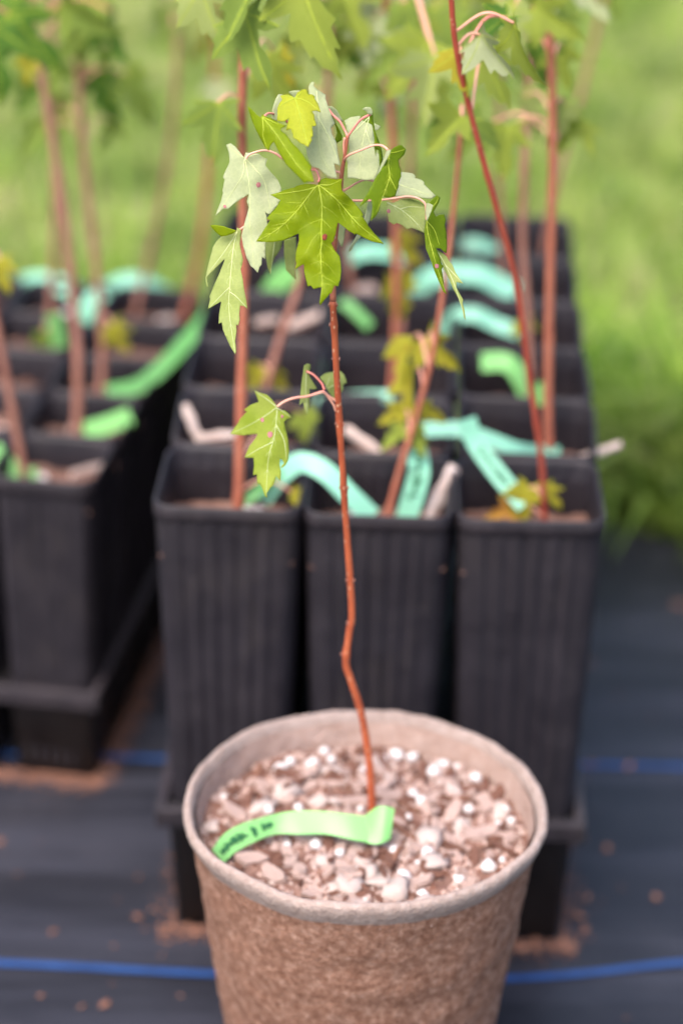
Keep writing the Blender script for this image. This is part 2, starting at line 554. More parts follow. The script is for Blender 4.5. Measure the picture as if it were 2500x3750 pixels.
def reg_edge(rng, n):
    x = np.concatenate([rng.uniform(0.19, 0.75, n // 2), rng.uniform(-1.5, 1.5, n - n // 2)])
    e = np.array([edge_y(float(q)) for q in x])
    y = e + np.abs(rng.normal(0, 0.12, n)) - 0.005
    cl = np.array([noise.noise(Vector((float(q) * 11, float(r) * 11, 5))) for q, r in zip(x, y)])
    k = cl > -0.05
    return np.stack([x[k], y[k], np.full(k.sum(), -0.01)], 1)
grass('mat_edge_grass', 'taller unmown green grass along the edge of the black mat', 7000, reg_edge, 0.08, 0.20, 0.0095, 9, 1.4, 0.03, 0.6)

# ------------------------------------------------------------------ square tree pots and trays
def section(w, rc, ribs=0, depth=0.0, per=18):
    """closed outline of a rounded square of width w, sides ribbed"""
    hw = w / 2
    pts = []
    for s in range(4):
        ca, sa = math.cos(s * math.pi / 2), math.sin(s * math.pi / 2)
        loc = []
        for i in range(per):
            t = (i + 0.5) / per
            x = -(hw - rc) + 2 * (hw - rc) * t
            off = 0.0
            if ribs:
                f = (t * ribs) % 1.0
                off = depth if f < 0.5 else 0.0
            loc.append((x, -hw - off))
        for i in range(5):
            an = -math.pi / 2 + (i + 0.0) / 4 * math.pi / 2
            loc.append((hw - rc + rc * math.cos(an), -(hw - rc) + rc * math.sin(an)))
        for x, y in loc:
            pts.append((x * ca - y * sa, x * sa + y * ca))
    return pts

def loft(levels, close_bottom=False):
    verts, faces = [], []
    n = len(levels[0][0])
    for pts, z in levels:
        verts += [(x, y, z) for x, y in pts]
    for l in range(len(levels) - 1):
        for i in range(n):
            j = (i + 1) % n
            faces.append((l * n + i, l * n + j, (l + 1) * n + j, (l + 1) * n + i))
    if close_bottom:
        faces.append(tuple(range(n))[::-1])
    return verts, faces

def data_of(o):
    me = o.data
    bpy.data.objects.remove(o)
    return me

def pot_meshes(w, wb, H, z0, rim_h, ribs, soil_drop, key):
    per = ribs * 4
    S = lambda ww, rc, rb=0, dp=0: section(ww, rc, rb, dp, per)
    wi = lambda z: wb + (w - wb) * (z - z0) / (H - z0)
    v, f = loft([(S(wb - 0.004, 0.008), z0), (S(wb, 0.010, ribs, 0.0011), z0 + 0.004),
                 (S(wi(H - rim_h) - 0.0022, 0.012, ribs, 0.0013), H - rim_h + 0.001),
                 (S(w - 0.004, 0.013), H - rim_h + 0.004),
                 (S(w - 0.0030, 0.013), H - 0.003),
                 (S(w - 0.0044, 0.0125), H - 0.0035),
                 (S(wi(H - 0.05) - 0.006, 0.011, ribs, 0.0006), H - 0.016),
                 (S(wi(H - 0.09) - 0.006, 0.011, ribs, 0.0006), H - 0.085)], True)
    body = data_of(mesh_obj(key + '_body', v, f, M_pot, smooth=False))
    v, f = loft([(S(w - 0.0035, 0.013), H - rim_h), (S(w, 0.014), H - rim_h + 0.0008), (S(w + 0.0006, 0.014), H - rim_h * 0.5),
                 (S(w, 0.014), H - 0.0010), (S(w - 0.0012, 0.0135), H), (S(w - 0.0032, 0.013), H - 0.0002), (S(w - 0.0040, 0.0125), H - 0.004)])
    rim = data_of(mesh_obj(key + '_rim', v, f, M_rim))
    soils = []
    ws = wi(H - soil_drop) - 0.006
    for k in range(4):
        n = 15
        vs, fs = [], []
        for j in range(n):
            for i in range(n):
                x, y = (i / (n - 1) - 0.5) * ws, (j / (n - 1) - 0.5) * ws
                vs.append((x, y, H - soil_drop + 0.006 * noise.noise(Vector((x * 40, y * 40, k * 7.3))) + 0.003 * noise.noise(Vector((x * 130, y * 130, k)))))
        fs = [(j * n + i, j * n + i + 1, (j + 1) * n + i + 1, (j + 1) * n + i) for j in range(n - 1) for i in range(n - 1)]
        soils.append(data_of(mesh_obj(key + '_soil', vs, fs, M_soil)))
    return body, rim, soils

def lump_mesh(name, mat, seed, sx, sy, sz, rough=0.3, sub=2):
    bm = bmesh.new()
    bmesh.ops.create_icosphere(bm, subdivisions=sub, radius=1.0)
    for v in bm.verts:
        k = 1 + rough * noise.noise(v.co * 1.3 + Vector((seed * 3.1, seed, 0))) + rough * 0.4 * noise.noise(v.co * 3.5 + Vector((seed, 0, seed)))
        v.co = Vector((v.co.x * sx * k, v.co.y * sy * k, v.co.z * sz * k))
    me = bpy.data.meshes.new(name)
    bm.to_mesh(me)
    bm.free()
    me.materials.append(mat)
    me.polygons.foreach_set('use_smooth', [True] * len(me.polygons))
    return me

def chip_mesh(name, mat, seed, l=1.0, w=0.45, t=0.16):
    r = random.Random(seed)
    n = 7
    top, bot = [], []
    for i in range(n):
        an = 2 * math.pi * i / n
        x, y = math.cos(an) * l * r.uniform(0.75, 1.1), math.sin(an) * w * r.uniform(0.65, 1.2)
        z = r.uniform(-0.08, 0.08) + 0.12 * (x / l) ** 2
        top.append((x * 0.92, y * 0.9, z + t))
        bot.append((x, y, z - t))
    v = top + bot + [(0, 0, t * 1.3), (0, 0, -t * 1.1)]
    f = []
    for i in range(n):
        j = (i + 1) % n
        f += [(i, j, 2 * n), (n + j, n + i, 2 * n + 1), (i, n + i, n + j), (i, n + j, j)]
    me = bpy.data.meshes.new(name)
    me.from_pydata(v, [], f)
    me.materials.append(mat)
    return me

PERL = [lump_mesh('perlite_grain', M_perlite, s, 1, 0.88, 0.8, 0.42) for s in range(6)]
GRIT = [lump_mesh('pale_grit', M_stone, s + 11, 1, 0.65, 0.35, 0.9) for s in range(6)]
CHIP = [chip_mesh('bark_chip', M_chip, s, 1, 0.5, 0.14) for s in range(4)]
CHIPL = [chip_mesh('bark_chip', mm, s + 40, 1, 0.2, 0.08) for s, mm in enumerate((M_chip, M_chipd, M_chip, M_chipd, M_dust))]
CHIPD = [chip_mesh('bark_chip', M_chipd, s + 20, 1, 0.42, 0.14) for s in range(4)]

ORD = ['front', 'second', 'third', 'fourth', 'fifth', 'sixth', 'seventh', 'eighth']
BLOCKS = {}
def block(key, where, corner, yaw, nc, nr, pitch, w, wb, H, z0, rim_h, ribs, soil_drop, tray_z, cw, cwb):
    """corner = front right corner of the front row on the ground"""
    body, rim, soils = pot_meshes(w, wb, H, z0, rim_h, ribs, soil_drop, key)
    ux = Vector((math.cos(yaw), math.sin(yaw), 0))
    uy = Vector((-math.sin(yaw), math.cos(yaw), 0))
    cen = {}
    cols = {3: ['left', 'middle', 'right']}[nc]
    # tray
    tr = thing('pot_tray', 'black plastic tray carrying the block of %s' % where, 'tray',
               corner - ux * (pitch * nc / 2) , yaw)
    dk, W, D = 0.006, pitch * nc - 0.012, pitch * nr - 0.004
    def bar(n_, x0, x1, y0, y1, z0_, z1_, m_=M_tray):
        vs = [(x, y, z) for z in (z0_, z1_) for x, y in ((x0, y0), (x1, y0), (x1, y1), (x0, y1))]
        o = mesh_obj(n_, vs, [(3, 2, 1, 0), (4, 5, 6, 7), (0, 1, 5, 4), (1, 2, 6, 5), (2, 3, 7, 6), (3, 0, 4, 7)], m_, tr, smooth=False)
        bv = o.modifiers.new('bevel', 'BEVEL'); bv.width = 0.0018; bv.segments = 2
        return o
    e = 0.006
    lip = 0.016
    bar('tray_rim', -W / 2 - e, W / 2 + e, -e, 0.002, tray_z - lip, tray_z, M_rim)
    bar('tray_rim', -W / 2 - e, W / 2 + e, D - 0.002, D + e, tray_z - lip, tray_z, M_rim)
    bar('tray_rim', -W / 2 - e, -W / 2 + 0.002, 0.0025, D - 0.0025, tray_z - lip, tray_z, M_rim)
    bar('tray_rim', W / 2 - 0.002, W / 2 + e, 0.0025, D - 0.0025, tray_z - lip, tray_z, M_rim)
    vs, fs = loft([(section(cwb, 0.006, 0, 0, 4), 0.0035), (section(cw, 0.008, 0, 0, 4), tray_z - 0.004),
                   (section(cw + 0.006, 0.008, 0, 0, 4), tray_z - 0.002),
                   (section(cw - 0.004, 0.007, 0, 0, 4), tray_z - 0.0035), (section(cwb - 0.004, 0.005, 0, 0, 4), 0.007)], True)
    cup = data_of(mesh_obj('cup', vs, fs, M_tray))
    for r in range(nr):
        for c in range(nc):
            lx, ly = (c - (nc - 1) / 2) * pitch, (r + 0.5) * pitch
            from_mesh('cup', cup, tr, (lx, ly, 0))
            if c < nc - 1:
                pass
            p = tr.location + ux * lx + uy * ly
            cen[(r, c)] = p
            rz = yaw + rnd.uniform(-1, 1) * R(1.6) + rnd.randrange(4) * math.pi / 2
            t = thing('tree_pot', 'square black ribbed pot, %s row, %s column of the %s' % (ORD[r], cols[c], where), 'plant pot',
                      (p.x + rnd.uniform(-1, 1) * 0.0008, p.y + rnd.uniform(-1, 1) * 0.0008, rnd.uniform(0, 0.003) + (0.0005 * r)), rz, 'square tree pots standing in trays')
            from_mesh('pot_body', body, t)
            from_mesh('rim', rim, t)
            so = from_mesh('potting_soil', rnd.choice(soils), t)
            if r < 5:
                for k in range(9 if r < 2 else 5):
                    me = rnd.choice(CHIP + CHIPD + PERL + GRIT)
                    s = rnd.uniform(0.004, 0.0085) * (0.7 if me in PERL else 1.15)
                    from_mesh(me.name.split('.')[0], me, so, (rnd.uniform(-0.3, 0.3) * w, rnd.uniform(-0.3, 0.3) * w, H - soil_drop + 0.004),
                              (rnd.uniform(-.5, .5), rnd.uniform(-.5, .5), rnd.uniform(0, 6)), s)
    BLOCKS[key] = (cen, ux, uy)

cr = PZ(2215, 1925, 0.3625)
block('tall', 'tall pots on the right', Vector((cr.x + 0.002, cr.y, 0)), R(-1.9), 3, 6, 0.1062, 0.1042, 0.078, 0.3625, 0.008, 0.013, 6, 0.043, 0.118, 0.092, 0.080)
cl = PZ(352, 1782, 0.28)
block('short', 'shorter pots on the left', Vector((cl.x - 0.002, cl.y, 0)), R(-8.5), 3, 5, 0.0865, 0.0845, 0.066, 0.28, 0.008, 0.016, 5, 0.028, 0.092, 0.076, 0.066)

# ------------------------------------------------------------------ moulded fibre pot
PK = 0.2490
pc = (PZ(1335, 3345, PK) + PZ(1335, 2610, PK)) / 2
POT_R = (PZ(1335, 2610, PK) - PZ(1335, 3345, PK)).length / 2
fp = thing('fibre_pot', 'round brown moulded fibre pot standing in front of the black pots', 'plant pot', (pc.x, pc.y, 0.004))
SEG = 160
def lathe(name, prof, mat, amp=1.0, parent=fp, z_wave=1.0):
    v, f = [], []
    for (r, z) in prof:
        for k in range(SEG):
            an = 2 * math.pi * k / SEG
            c, s = math.cos(an), math.sin(an)
            hz = max(0.0, z / PK)
            rr = r * (1 + hz * (0.010 * noise.noise(Vector((c * 1.1, s * 1.1, 4))) + 0.006 * math.cos(3 * an + 0.7)))
            rr += amp * (0.0011 * noise.noise(Vector((c * r * 60, s * r * 60, z * 60))) + 0.0006 * noise.noise(Vector((c * r * 170, s * r * 170, z * 170))))
            zz = z + z_wave * hz ** 6 * (0.0030 * noise.noise(Vector((c * 2.2, s * 2.2, 9))) + 0.0013 * noise.noise(Vector((c * 8, s * 8, 2))) + 0.0006 * noise.noise(Vector((c * 26, s * 26, 2))))
            v.append((c * rr, s * rr, zz))
    n = len(prof)
    for l in range(n - 1):
        for k in range(SEG):
            j = (k + 1) % SEG
            f.append((l * SEG + k, l * SEG + j, (l + 1) * SEG + j, (l + 1) * SEG + k))
    return mesh_obj(name, v, f, mat, parent)
RB = 0.079
def wall_r(z):
    return RB + (POT_R - 0.004 - RB) * (z / PK) ** 0.92
prof = [(0.001, 0.0), (RB * 0.6, 0.0), (RB - 0.004, 0.0), (RB, 0.004)] + [(wall_r(z), z) for z in np.linspace(0.008, PK - 0.016, 46)]
lathe('outer_wall', prof, M_fibre, 1.3)
lathe('inner_wall', [(wall_r(z) - 0.004, z) for z in np.linspace(PK - 0.006, PK - 0.06, 18)], M_fibrein, 0.7)
lathe('rim', [(wall_r(PK - 0.018), PK - 0.018), (POT_R - 0.0035, PK - 0.013), (POT_R - 0.0012, PK - 0.008), (POT_R - 0.0002, PK - 0.004), (POT_R - 0.0008, PK - 0.0012), (POT_R - 0.003, PK),
              (POT_R - 0.0046, PK - 0.0002), (POT_R - 0.0056, PK - 0.0020), (wall_r(PK) - 0.0035, PK - 0.007)], M_fibrerim, 0.6)
SOILZ = 0.224
def soil_h(x, y):
    return SOILZ + 0.004 * noise.noise(Vector((x * 25, y * 25, 1))) + 0.003 * noise.noise(Vector((x * 90, y * 90, 3)))
v, f = [(0, 0, soil_h(0, 0))], []
NR, NS = 34, 90
for i in range(1, NR + 1):
    r = (wall_r(SOILZ) - 0.002) * i / NR
    for k in range(NS):
        an = 2 * math.pi * k / NS
        x, y = r * math.cos(an), r * math.sin(an)
        v.append((x, y, soil_h(x, y)))
for k in range(NS):
    f.append((0, 1 + k, 1 + (k + 1) % NS))
for i in range(NR - 1):
    for k in range(NS):
        j = (k + 1) % NS
        f.append((1 + i * NS + k, 1 + (i + 1) * NS + k, 1 + (i + 1) * NS + j, 1 + i * NS + j))
mix = mesh_obj('potting_mix', v, f, M_soil, fp)
PS = 1.59 / FPX
def put_piece(px, py, rpx, pool, flat=0.35):
    q = PZ(600 + px * 0.9566, 2500 + py * 0.9566, SOILZ + 0.004)
    lx, ly = q.x - pc.x, q.y - pc.y
    if math.hypot(lx, ly) > wall_r(SOILZ) - 0.012:
        k = (wall_r(SOILZ) - 0.012) / math.hypot(lx, ly)
        lx, ly = lx * k, ly * k
    me = rnd.choice(pool)
    s = rpx * 0.9566 * PS
    from_mesh(me.name.split('.')[0], me, mix, (lx, ly, soil_h(lx, ly) + s * (0.5 if pool is PERL else 0.18)),
              (rnd.uniform(-flat, flat), rnd.uniform(-flat, flat), rnd.uniform(0, 6.28)), s)
for q in [(570, 320, 38), (445, 348, 36), (480, 325, 26), (1030, 365, 36), (1070, 322, 32), (1200, 382, 30), (950, 295, 30), (890, 285, 36),
          (515, 475, 28), (400, 503, 27), (955, 437, 26), (1165, 497, 26), (1310, 487, 30), (1360, 530, 22), (1280, 552, 22), (1240, 722, 36),
          (1130, 767, 26), (915, 757, 38), (990, 822, 30), (880, 652, 34), (1010, 662, 30), (580, 637, 30), (470, 637, 22), (230, 452, 26), (640, 300, 24), (840, 300, 22)]:
    put_piece(q[0], q[1], q[2] * 0.86, PERL)
for q in [(385, 400, 62), (740, 395, 40), (330, 690, 76), (610, 692, 50), (700, 780, 84), (1020, 612, 72), (1160, 560, 50), (880, 380, 46), (740, 640, 54), (545, 745, 40), (850, 440, 40), (330, 385, 40)]:
    put_piece(q[0], q[1], q[2] * 0.9, rnd.choice((GRIT, CHIP, CHIP)), 0.25)
for q in [(270, 515, 66), (1210, 590, 80), (905, 540, 42), (1320, 600, 50), (680, 640, 44), (480, 700, 48), (420, 745, 70), (690, 350, 44), (720, 460, 70), (560, 400, 40), (470, 450, 42), (540, 610, 60), (1270, 480, 46)]:
    put_piece(*q, CHIP, 0.4)
for i in range(250):
    an, rr = rnd.uniform(0, 6.283), math.sqrt(rnd.random()) * (wall_r(SOILZ) - 0.008)
    lx, ly = rr * math.cos(an), rr * math.sin(an)
    pool = rnd.choices([PERL, GRIT, CHIP, CHIPD], [0.07, 0.10, 0.50, 0.33])[0]
    s = rnd.uniform(0.0022, 0.0045) if pool is PERL else rnd.uniform(0.004, 0.0125)
    me = rnd.choice(pool)
    from_mesh(me.name.split('.')[0], me, mix, (lx, ly, soil_h(lx, ly) + s * (0.3 if pool is PERL else 0.1)),
              (rnd.uniform(-.5, .5), rnd.uniform(-.5, .5), rnd.uniform(0, 6.28)), s)
for i in range(80):
    an, rr = rnd.uniform(0, 6.283), math.sqrt(rnd.random()) * (wall_r(SOILZ) - 0.014)
    lx, ly = rr * math.cos(an), rr * math.sin(an)
    s = rnd.uniform(0.007, 0.016)
    from_mesh('bark_chip', rnd.choice(CHIPL), mix, (lx, ly, soil_h(lx, ly) + 0.0025), (rnd.uniform(-.25, .25), rnd.uniform(-.25, .25), rnd.uniform(0, 6.28)), s)
# fine crumbs
v, f = [], []
for i in range(1600):
    an, rr = rnd.uniform(0, 6.283), math.sqrt(rnd.random()) * (wall_r(SOILZ) - 0.004)
    x, y, s = rr * math.cos(an), rr * math.sin(an), rnd.uniform(0.0010, 0.0032)
    z = soil_h(x, y)
    b = len(v)
    a = rnd.uniform(0, 6.28)
    for k in range(3):
        v.append((x + s * 1.4 * math.cos(a + k * 2.1), y + s * math.sin(a + k * 2.1), z - s * 0.3))
    v.append((x, y, z + s * 1.2))
    f += [(b, b + 1, b + 3), (b + 1, b + 2, b + 3), (b + 2, b, b + 3)]
cm = mesh_obj('soil_crumbs', v, f, [M_chipd, M_chip, M_stone], fp, smooth=False, fm=[rnd.choice((0, 1, 1, 1, 2)) for _ in range(1600) for __ in range(3)])
cm['kind'] = 'stuff'

# ------------------------------------------------------------------ leaves traced as bent blades
def resample(poly, step):
    out = []
    n = len(poly)
    for i in range(n):
        a, b = poly[i], poly[(i + 1) % n]
        d = math.hypot(b[0] - a[0], b[1] - a[1])
        k = max(1, int(d / step))
        for j in range(k):
            t = j / k
            out.append((a[0] + (b[0] - a[0]) * t, a[1] + (b[1] - a[1]) * t))
    return out

def inside(p, poly):
    x, y = p
    c = False
    n = len(poly)
    j = n - 1
    for i in range(n):
        xi, yi = poly[i]
        xj, yj = poly[j]
        if (yi > y) != (yj > y) and x < (xj - xi) * (y - yi) / (yj - yi) + xi:
            c = not c
        j = i
    return c

def fill(poly, step):
    bnd = resample(poly, step)
    xs = [p[0] for p in bnd]; ys = [p[1] for p in bnd]
    pts = [Vector(p) for p in bnd]
    nb = len(pts)
    r2 = random.Random(len(poly))
    row = 0
    y = min(ys)
    while y < max(ys):
        x = min(xs) + (step * 0.5 if row % 2 else 0)
        while x < max(xs):
            q = (x + r2.uniform(-.15, .15) * step, y + r2.uniform(-.15, .15) * step)
            if inside(q, poly) and min((q[0] - b[0]) ** 2 + (q[1] - b[1]) ** 2 for b in bnd) > (0.45 * step) ** 2:
                pts.append(Vector(q))
            x += step
        y += step * 0.87
        row += 1
    edges = [(i, (i + 1) % nb) for i in range(nb)]
    vc, ed, fc, *_ = delaunay_2d_cdt(pts, edges, [], 1, 1e-4)
    return [(p[0], p[1]) for p in vc], [tuple(t) for t in fc]

def crop(x0, y0, s):
    return lambda pts: [(x0 + p[0] * s, y0 + p[1] * s) for p in pts]
C1 = crop(700, 250, 0.6696)
C2 = crop(950, 650, 0.28699)
C3 = crop(740, 480, 0.34850)
C4 = crop(900, 280, 0.35077)
C5 = crop(1280, 480, 0.29770)
C6 = crop(820, 1300, 0.31888)

def stem_zc(py, Y=1.338):
    r = ray(1250, py)
    return Y / r.y

def hero_leaf(parent, outline, vis, hid, base, tip, off=0.0, ax=0.0, ay=0.0, fold=0.0, quad=0.0, along=0.0, rip=0.0012,
              veins=(), minor=(), vmat=None, spots=(), label=None, step=8.0, vr=0.00028, waves=0.0):
    """outline and veins in photo pixels; the blade is a bent surface standing at its own depth"""
    z0 = stem_zc(base[1]) + off
    S = FPX / z0
    dx, dy = tip[0] - base[0], tip[1] - base[1]
    L = math.hypot(dx, dy)
    dx, dy = dx / L, dy / L
    sd_ = len(outline) * 0.37
    def depth(x, y):
        ex, ey = (x - base[0]) / S, (y - base[1]) / S
        w = ex * dx + ey * dy
        u = ex * dy - ey * dx
        z = z0 + ax * ex + ay * ey + fold * math.sqrt(u * u + 9e-6) + quad * u * u + along * w * w
        z += rip * noise.noise(Vector((x * 0.012, y * 0.012, sd_))) * 2 + waves * math.sin(w * 260 + u * 90)
        return z
    vc, fc = fill(outline, step)
    V = [PC(x, y, depth(x, y)) for x, y in vc]
    F = []
    for t in fc:
        a, b, c = (V[i] for i in t)
        n = (b - a).cross(c - a)
        F.append(t if n.dot(CPOS - a) > 0 else t[::-1])
    o = mesh_obj('leaf', V, F, [vis, hid], parent)
    so = o.modifiers.new('thickness', 'SOLIDIFY')
    so.thickness = 0.00035
    so.offset = -1
    so.material_offset = 1
    so.material_offset_rim = 0
    if label:
        o['label'] = label
    vv, ff = [], []
    for pl in veins:
        path = [PC(p.x, p.y, depth(p.x, p.y) - 0.0001) for p in catmull([Vector((*q, 0)) for q in pl], 8)]
        tube_data(path, lerpn([vr, vr * 0.75, vr * 0.35], len(path)), 5, vv, ff)
    for pl in minor:
        path = [PC(p.x, p.y, depth(p.x, p.y)) for p in catmull([Vector((*q, 0)) for q in pl], 6)]
        tube_data(path, lerpn([vr * 0.4, vr * 0.15], len(path)), 4, vv, ff)
    if vv:
        mesh_obj('veins', vv, ff, vmat or M_vein, o)
    for (x, y, r, m_) in spots:
        pts, fs = [], []
        for i in range(14):
            an = i / 14 * 6.2832
            rr = r * (1 + 0.3 * noise.noise(Vector((math.cos(an) * 1.5, math.sin(an) * 1.5, x))))
            qx, qy = x + rr * math.cos(an) * 0.85, y + rr * math.sin(an)
            pts.append(PC(qx, qy, depth(qx, qy) - 0.0003))
        pts.append(PC(x, y, depth(x, y) - 0.0007))
        fs = [(i, (i + 1) % 14, 14) for i in range(14)]
        mesh_obj('blemish', pts, fs, m_, o)
    return o

def side_veins(main, k, ln, spread_, outline):
    """short secondary veins off a main vein polyline (pixels)"""
    path = catmull([Vector((*q, 0)) for q in main], 6)
    out = []
    n = len(path)
    for i in range(1, k + 1):
        t = i / (k + 1)
        a = path[int(t * (n - 1))]
        d = (path[min(n - 1, int(t * (n - 1)) + 2)] - path[max(0, int(t * (n - 1)) - 2)]).normalized()
        for s in (-1, 1):
            an = s * spread_
            e = Vector((d.x * math.cos(an) - d.y * math.sin(an), d.x * math.sin(an) + d.y * math.cos(an), 0))
            q = []
            for j in range(5):
                p = a + (e * (1 - 0.12 * j) + d * 0.12 * j) * ln * (1 - 0.45 * t) * j / 4
                if j and not inside((p.x, p.y), outline):
                    break
                q.append((p.x, p.y))
            if len(q) >= 3:
                out.append(q)
    return out

sb = PZ(1364, 2968, SOILZ)
hero = thing('maple_sapling', 'slim maple sapling with one red stem growing in the round brown fibre pot', 'sapling', (0, 0, 0))
# the thing's origin sits at the stem base; children are stored in world space
hero.location = sb
def settle(root):
    inv = Matrix.Translation(root.location).inverted()
    for ch in root.children:
        ch.matrix_parent_inverse = inv
stem_px = [(1366, 3000), (1363, 2965), (1352, 2790), (1323, 2614), (1283, 2487), (1266, 2423), (1279, 2311), (1288, 2232), (1267, 1913), (1251, 1674), (1236, 1435),
           (1224, 1211), (1219, 1084), (1224, 900), (1244, 720), (1251, 634), (1261, 578), (1268, 530), (1273, 497)]
stem_path = catmull([PD(x, y, 1.344 + (1.338 - 1.344) * min(1, i / 10)) for i, (x, y) in enumerate(stem_px)], 8)
n = len(stem_path)
rad = lerpn([0.0031, 0.0025, 0.0023, 0.0022, 0.0020, 0.0020, 0.0016, 0.0011, 0.0009], n)
for nd in (1084, 1700, 2420, 1430, 1900):
    for i, q in enumerate(stem_path):
        pass
node_i = [int(n * t) for t in (0.29, 0.47, 0.53, 0.62, 0.655)]
for i in node_i:
    for d_ in (-1, 0, 1):
        rad[i + d_] *= 1.18 if d_ == 0 else 1.08
lowi = int(n * 0.66)
tube('stem', stem_path[:lowi + 1], rad[:lowi + 1], M_bark, hero, 12, 0.08)
BUD = lump_mesh('bud', M_barkbr, 3, 0.8, 0.7, 1.5, 0.2, 1)
for bi, i in enumerate(node_i + [int(n * t) for t in (0.15, 0.36, 0.41, 0.58)]):
    for sgn in (-1, 1):
        if bi % 3 == 0 and sgn > 0:
            continue
        bo = from_mesh('bud', BUD, hero, stem_path[i] + Vector((sgn * rad[i] * 1.0, -rad[i] * 0.3, 0.0006)), (0, sgn * 0.5, bi), 0.00105)
tube('shoot', stem_path[lowi:], rad[lowi:], M_barkor, hero, 10, 0.08)

def petiole(pts, off0=0.0, off1=0.0, r=0.0008, mat=None, parent=hero):
    k = len(pts)
    P = [PC(x, y, stem_zc(y) + off0 + (off1 - off0) * i / (k - 1)) for i, (x, y) in enumerate(pts)]
    path = catmull(P, 6)
    return tube('petiole', path, lerpn([r * 1.25, r, r, r * 1.1], len(path)), mat or M_petiole, parent, 7)

# big front leaf
ol = C2([(750, 95), (700, 85), (580, 80), (470, 106), (455, 122), (330, 155), (240, 192), (140, 218), (200, 250), (270, 288), (240, 340), (210, 385), (150, 450), (92, 525),
         (135, 545), (100, 600), (40, 690), (-43, 818), (70, 824), (200, 818), (310, 800), (400, 762), (500, 715), (505, 800), (490, 850), (465, 950), (458, 1030), (470, 1100),
         (450, 1172), (565, 1105), (570, 1200), (590, 1290), (615, 1388), (652, 1376), (688, 1420), (795, 1395), (780, 1500), (765, 1600), (775, 1632), (800, 1600), (830, 1560),
         (862, 1530), (900, 1475), (918, 1482), (955, 1378), (1005, 1388), (1030, 1300), (1042, 1200), (1035, 1080), (1020, 1000), (960, 930), (915, 840), (945, 807), (970, 720),
         (1000, 570), (1080, 630), (1150, 690), (1200, 712), (1212, 736), (1225, 715), (1350, 775), (1440, 812), (1585, 846), (1540, 790), (1470, 720), (1390, 620), (1370, 580), (1305, 490),
         (1324, 476), (1290, 420), (1200, 310), (1130, 235), (1050, 165), (1045, 80), (1057, 13), (980, 20), (900, 15), (840, 5), (800, 20), (765, 40), (745, 60)])
mv = [C2(q) for q in ([(750, 95), (775, 200), (797, 350), (795, 520), (790, 700), (795, 830), (780, 950), (785, 1060), (790, 1200), (800, 1350), (778, 1600)],
                      [(750, 95), (690, 150), (560, 325), (470, 435), (330, 580), (170, 700), (-25, 808)], [(755, 95), (880, 190), (1010, 310), (1170, 495), (1310, 640), (1570, 838)],
                      [(745, 95), (690, 135), (500, 175), (330, 200), (170, 218)], [(760, 95), (900, 92), (1040, 30)])]
mi = [C2(q) for q in ([(797, 355), (920, 435), (1000, 510)], [(790, 530), (640, 590), (490, 680)], [(800, 535), (870, 600), (915, 660)], [(780, 690), (680, 790), (600, 940), (520, 1040)],
                      [(800, 830), (900, 900), (960, 960)], [(785, 1060), (640, 1110)], [(785, 1060), (880, 1130), (980, 1260)], [(795, 1200), (660, 1280)], [(560, 325), (320, 320)],
                      [(470, 435), (200, 470)], [(1010, 315), (1160, 360)], [(1170, 495), (1290, 520)], [(330, 580), (150, 620)], [(1010, 310), (1030, 420), (1100, 560)],
                      [(560, 325), (600, 420), (640, 520)], [(330, 580), (380, 680)], [(1170, 495), (1190, 600), (1260, 700)], [(800, 1350), (940, 1370)], [(790, 1250), (960, 1340)])]
mi += side_veins(mv[1], 7, 40, 0.75, ol) + side_veins(mv[2], 7, 40, 0.75, ol) + side_veins(mv[0], 9, 36, 0.8, ol)
hero_leaf(hero, ol, M_top, M_under, C2([(750, 95)])[0], C2([(775, 1630)])[0], -0.028, 0.05, -0.40, 0.24, 0, 2.5, 0.0024, mv, mi,
          spots=[(*C2([(828, 758)])[0], 12, M_spot)], label='broad bright green five-lobed leaf with a rust brown spot', step=7.0, vr=0.00042)
petiole(C4([(690, 975), (735, 985), (765, 1060), (758, 1095)]), 0.005, -0.028, 0.0006, M_petred)
# young yellow-green leaf at the top
ol = C4([(515, 225), (520, 205), (535, 170), (580, 140), (630, 130), (640, 155), (650, 185), (690, 185), (720, 205), (720, 235), (750, 275), (770, 330), (780, 374), (740, 355), (690, 360),
         (715, 400), (720, 450), (738, 507), (715, 520), (690, 515), (700, 570), (700, 625), (680, 635), (690, 660), (650, 738), (610, 710), (560, 690), (530, 660), (495, 640), (490, 600),
         (470, 545), (420, 562), (430, 510), (455, 430), (410, 465), (370, 470), (325, 460), (330, 400), (330, 330), (350, 280), (380, 240), (360, 200), (430, 185), (480, 200), (505, 228)])
v0 = [C4(q) for q in ([(515, 225), (550, 340), (580, 450), (620, 600), (648, 725)], [(515, 225), (420, 270), (340, 320)], [(515, 225), (640, 260), (770, 365)], [(515, 225), (590, 160)], [(515, 225), (440, 205), (380, 200)])]
hero_leaf(hero, ol, M_young, M_under, C4([(515, 225)])[0], C4([(650, 735)])[0], -0.012, 0.0, -0.55, 0.3, 0, 2.5, 0.0012, v0,
          side_veins(v0[0], 5, 45, 0.8, ol), label='small yellow-green young leaf at the top')
ol = C4([(345, 185), (385, 188), (400, 235), (375, 290), (350, 400), (335, 462), (280, 462), (268, 400), (285, 310), (310, 240), (330, 200)])
hero_leaf(hero, ol, M_under, M_young, C4([(360, 190)])[0], C4([(300, 460)])[0], 0.004, 0.3, 0.1, 0.2)
ol = C4([(445, 160), (500, 148), (565, 145), (560, 190), (515, 235), (480, 200)])
hero_leaf(hero, ol, M_under, M_young, C4([(515, 225)])[0], C4([(450, 160)])[0], -0.006, 0.1, 0.5)
petiole(C4([(560, 640), (500, 560), (400, 440), (325, 405), (280, 388), (230, 388), (198, 412)]), 0.02, -0.012, 0.00065, M_petred)
